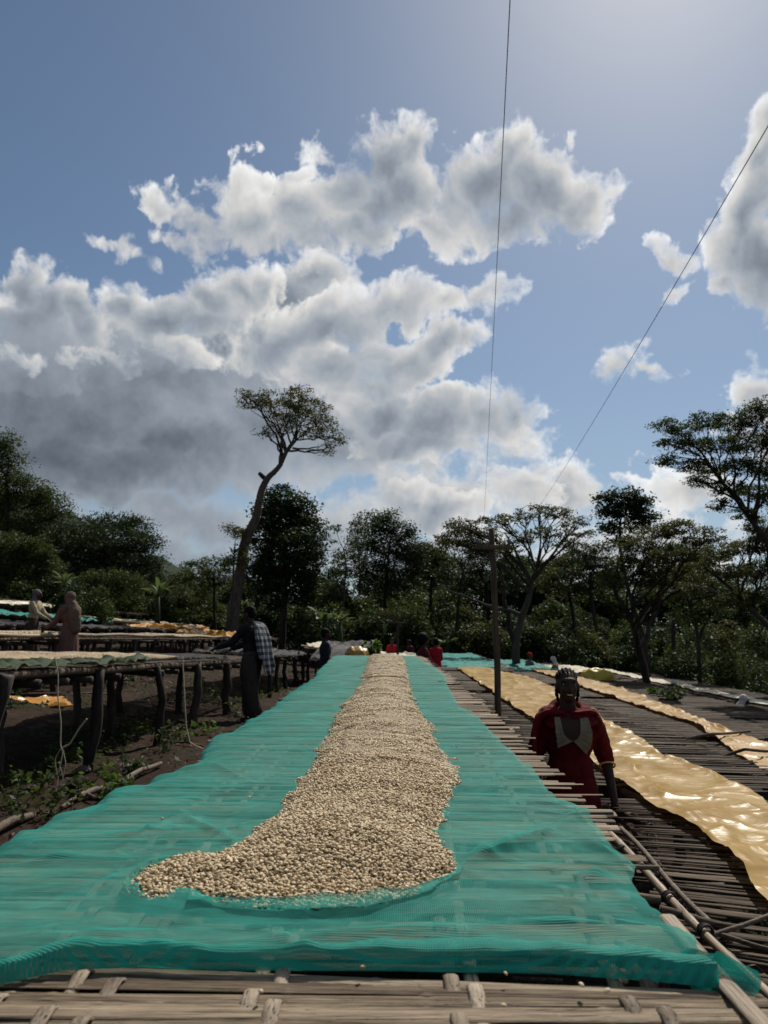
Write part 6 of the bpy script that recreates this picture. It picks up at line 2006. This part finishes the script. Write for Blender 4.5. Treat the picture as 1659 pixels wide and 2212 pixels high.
BG = 'dark bushes along the edge of the wood'
kinds = ['leaf_dark', 'leaf_mid', 'leaf_dark', 'leaf_olive', 'leaf_mid']
i = 0
for px in list(range(690, 1740, 46)):
    y_top = np.interp(px, [690, 900, 1100, 1300, 1500, 1750], [1305, 1325, 1345, 1365, 1390, 1420]) + r_.uniform(-22, 16)
    y_bot = np.interp(px, [690, 900, 1100, 1300, 1500, 1750], [1395, 1415, 1440, 1470, 1505, 1550])
    D = float(np.interp(px, [690, 900, 1100, 1400, 1750], [33, 34, 34, 27, 21]) + r_.uniform(-1.5, 3))
    bush(px + r_.uniform(-12, 12), y_top, y_bot, r_.uniform(40, 62), D, kinds[i % 5], i, spot('dark bush at the wood edge', px), BG); i += 1
for px in list(range(700, 1740, 60)):
    y_top = np.interp(px, [690, 900, 1100, 1300, 1500, 1750], [1285, 1290, 1300, 1312, 1330, 1350]) + r_.uniform(-25, 25)
    y_bot = np.interp(px, [690, 900, 1100, 1300, 1500, 1750], [1395, 1415, 1440, 1460, 1480, 1520])
    D = float(np.interp(px, [690, 1100, 1400, 1750], [46, 44, 36, 29]) + r_.uniform(-1.5, 3))
    bush(px + r_.uniform(-15, 15), y_top, y_bot, r_.uniform(60, 80), D, kinds[i % 5], i, spot('taller bush deeper in the wood', px), 'tall bushes deeper in the thicket'); i += 1
for px in list(range(-20, 520, 42)):
    y_top = np.interp(px, [0, 200, 350, 520], [1235, 1268, 1285, 1305]) + r_.uniform(-10, 14)
    y_bot = np.interp(px, [0, 200, 350, 520], [1300, 1320, 1335, 1350])
    bush(px + r_.uniform(-10, 10), y_top, y_bot, r_.uniform(36, 52), float(np.interp(px, [0, 500], [31, 44]) + r_.uniform(-1, 3)), kinds[(i + 1) % 5], i, spot('bush on the slope', px), 'bushes above the topmost tables'); i += 1
for px in (540, 590, 640, 690):
    bush(px, 1300 + r_.uniform(-8, 8), 1370, 44, float(r_.uniform(37, 42)), kinds[i % 5], i, spot('low bush', px), 'low bushes below the dense dark tree'); i += 1
bush(140, 1256, 1300, 34, 26, 'leaf_dark', 300, 'dense hedge-like bush above the two women up the slope', None)
bush(205, 1268, 1312, 36, 27, 'leaf_mid', 301, 'glossy bush next to the hedge-like bush up the slope', None)


# broad-leaved enset plants
def banana_leaf(seed):
    r = np.random.default_rng(seed)
    L, W = 1.0, .15
    s = np.linspace(0, 1, 9)
    droop = r.uniform(.25, .6)
    px = s * L * .75; pz = s * L * .75 - droop * s ** 2.2
    w = W * np.sin(np.pi * np.clip(s * .93 + .07, 0, 1)) ** .6
    w[0] = .012
    rows = []
    for a, b, ww in zip(px, pz, w):
        rows.append([(a, -ww, b + .25 * ww), (a, 0, b - .25 * ww), (a, ww, b + .25 * ww)])
    return MB().grid(np.array(rows)).mesh('leaf', M['leaf_banana'])


BL = [banana_leaf(i) for i in range(5)]


def enset(px, py, D, h, label, seed, n=12, group='enset plants along the edge of the wood'):
    r = np.random.default_rng(8100 + seed)
    c = at_y(px, py, D)
    g = float(ground_z(c.x, D))
    root = thing('enset_plant', label, 'plant', (c.x, D, g), 0, group)
    hz = max(.4, c.z - g)
    MB().tube([(0, 0, -.1), (.02, 0, hz * .5), (0, 0, hz)], [.16, .12, .06], 8).build('stem', M['leaf_mid'], root)
    for k in range(n):
        a = k / n * 2 * np.pi + r.normal(0, .25)
        copy_of(BL[k % 5], 'leaf', (0, 0, hz), (r.normal(0, .2), r.uniform(-.45, .25), a), (h * r.uniform(.55, .9), h * r.uniform(.4, .7), h * r.uniform(.55, .9)), root)


enset(342, 1284, 32, 1.2, 'enset plant with pale upright leaves above the orange sheet', 1)
enset(140, 1262, 27, .9, 'enset plant above the two women up the slope', 2)
enset(700, 1345, 29, 1.25, 'broad enset plant behind the person in dark clothes', 3, 14)
enset(735, 1345, 31, 1.0, 'enset plant beside the broad one at the wood edge', 4)
enset(965, 1395, 32, .9, 'enset plant behind the people in red', 5)
enset(1440, 1445, 26, .9, 'enset plant beneath the olive acacia', 6)
enset(1545, 1445, 25, .85, 'bright enset plant behind the crouched figure', 7)
enset(530, 1318, 36, 1.3, 'enset plant at the foot of the leaning tree', 8)
enset(1280, 1420, 30, .9, 'enset plant in the shade behind the yellow sack', 9)


# weeds on the soil and the bunch of leaves on the table
def plant(name, label, cat, loc, rad, h, n, leaf, seed, group=None, lsize=.05):
    r = np.random.default_rng(9100 + seed)
    root = thing(name, label, cat, loc, 0, group)
    sm, lm = MB(), MB()
    for k in range(max(4, n // 22)):
        a = r.uniform(0, 2 * np.pi); q = r.uniform(.2, 1) * rad
        tip = np.array([q * math.cos(a), q * math.sin(a), h * r.uniform(.45, 1)])
        pt = limb(sm, (r.normal(0, rad * .2), r.normal(0, rad * .2), -.03), tip, .004, .002, r, .1, 6, 4)
        c = pt[r.integers(1, 6, 18)] + r.normal(0, .03, (18, 3)) * np.array([1, 1, .6])
        leaf_quads(lm, c, lsize, r, 1.4, .62)
    sm.build('stem', M['leaf_mid'], root, True); lm.build('foliage', M[leaf], root, smooth=False)
    return root


WG_ = 'low weeds on the soil of the aisle'
for k, (px, py, rad, h) in enumerate(((395, 1602, .32, .30), (430, 1590, .26, .2), (365, 1612, .22, .22), (520, 1540, .3, .25), (540, 1522, .3, .22), (280, 1665, .22, .20), (245, 1690, .2, .2), (225, 1712, .25, .2), (170, 1700, .2, .16), (120, 1755, .22, .25), (60, 1700, .3, .2), (100, 1680, .3, .18), (20, 1740, .3, .22), (150, 1640, .3, .2),
                                     (200, 1620, .3, .2), (335, 1560, .35, .3), (300, 1580, .3, .2), (260, 1595, .3, .2), (470, 1500, .4, .3), (440, 1480, .4, .35), (330, 1470, .5, .4), (270, 1480, .5, .3), (180, 1478, .5, .35), (20, 1530, .4, .35), (30, 1500, .4, .3), (560, 1500, .3, .2), (590, 1490, .3, .3), (640, 1480, .4, .35), (610, 1460, .5, .4))):
    p = on_ground((px, py))
    plant('weed', 'low leafy weed on the soil between the tables', 'weed', (p.x, p.y, float(ground_z(p.x, p.y))), rad, h, 150, ('leaf_mid', 'leaf_bright', 'leaf_dark')[k % 3], k, WG_, .055)
for k, (px, py) in enumerate(((1420, 1600), (1370, 1560), (1395, 1610), (1330, 1540), (1440, 1630), (1540, 1670), (1480, 1640), (1350, 1580), (1470, 1665), (1560, 1700), (1500, 1690), (1620, 1760), (1650, 2020), (1600, 1790))):
    p = at_z(px, py, -.55)
    plant('weed', 'weed showing through the gaps between the dark tables', 'weed', (p.x, p.y, float(ground_z(p.x, p.y))), .4, .4, 170, ('leaf_mid', 'leaf_bright')[k % 2], 60 + k, 'weeds below the dark tables', .06)
p = at_z(1448, 1520, Z4)
plant('leafy_branch', 'bunch of cut green leaves lying on the bare dark table', 'leaf bunch', (p.x, p.y, Z4 + .02), .42, .30, 520, 'leaf_mid', 90, None, .09)
p = at_z(1408, 1502, Z4)
plant('leafy_branch', 'bright green sprig at the end of the cut leaf bunch', 'leaf bunch', (p.x, p.y, Z4 + .02), .2, .14, 150, 'leaf_bright', 91, None, .10)
p = at_y(806, 1412, 15.8)
plant('leafy_branch', 'bundle of bright leaves standing past the far end of the bean heap', 'leaf bunch', (p.x, p.y, p.z - .1), .26, .36, 400, 'leaf_bright', 92, None, .11)


# trodden leaves, straw and clods on the soil
def litter():
    r = np.random.default_rng(17)
    n = 9000
    x = r.uniform(-9, -.9, n); y = r.uniform(2.5, 20, n)
    ok = fbm2(x * .8, y * .8, 3, 950) + r.uniform(-.5, .5, n) > .05
    x, y = x[ok], y[ok]; n = len(x)
    mb = MB()
    leaf_quads(mb, np.stack([x, y, ground_z(x, y) + .05 * fbm2(x * .7, y * .7, 4, 3) + .018 * fbm2(x * 4, y * 4, 3, 9) + .012], -1), .045, r, 6, .4)
    o = mb.build('leaf_litter', M['stick'], smooth=False)
    props(o, 'dry leaves, straw and chaff scattered over the soil', 'litter', None, 'stuff')
    k = 14000
    x = r.uniform(-9, -.9, k); y = r.uniform(2.5, 24, k)
    ok = fbm2(x * .7 + 9, y * .7, 3, 960) > .12
    x, y = x[ok], y[ok]
    mb = MB()
    leaf_quads(mb, np.stack([x, y, ground_z(x, y) + .05 * fbm2(x * .7, y * .7, 4, 3) + r.uniform(.02, .10, len(x))], -1), .06, r, 2, .6)
    o = mb.build('ground_cover', M['leaf_mid'], smooth=False)
    props(o, 'creeping green ground cover under the tables', 'ground cover', None, 'stuff')


litter()
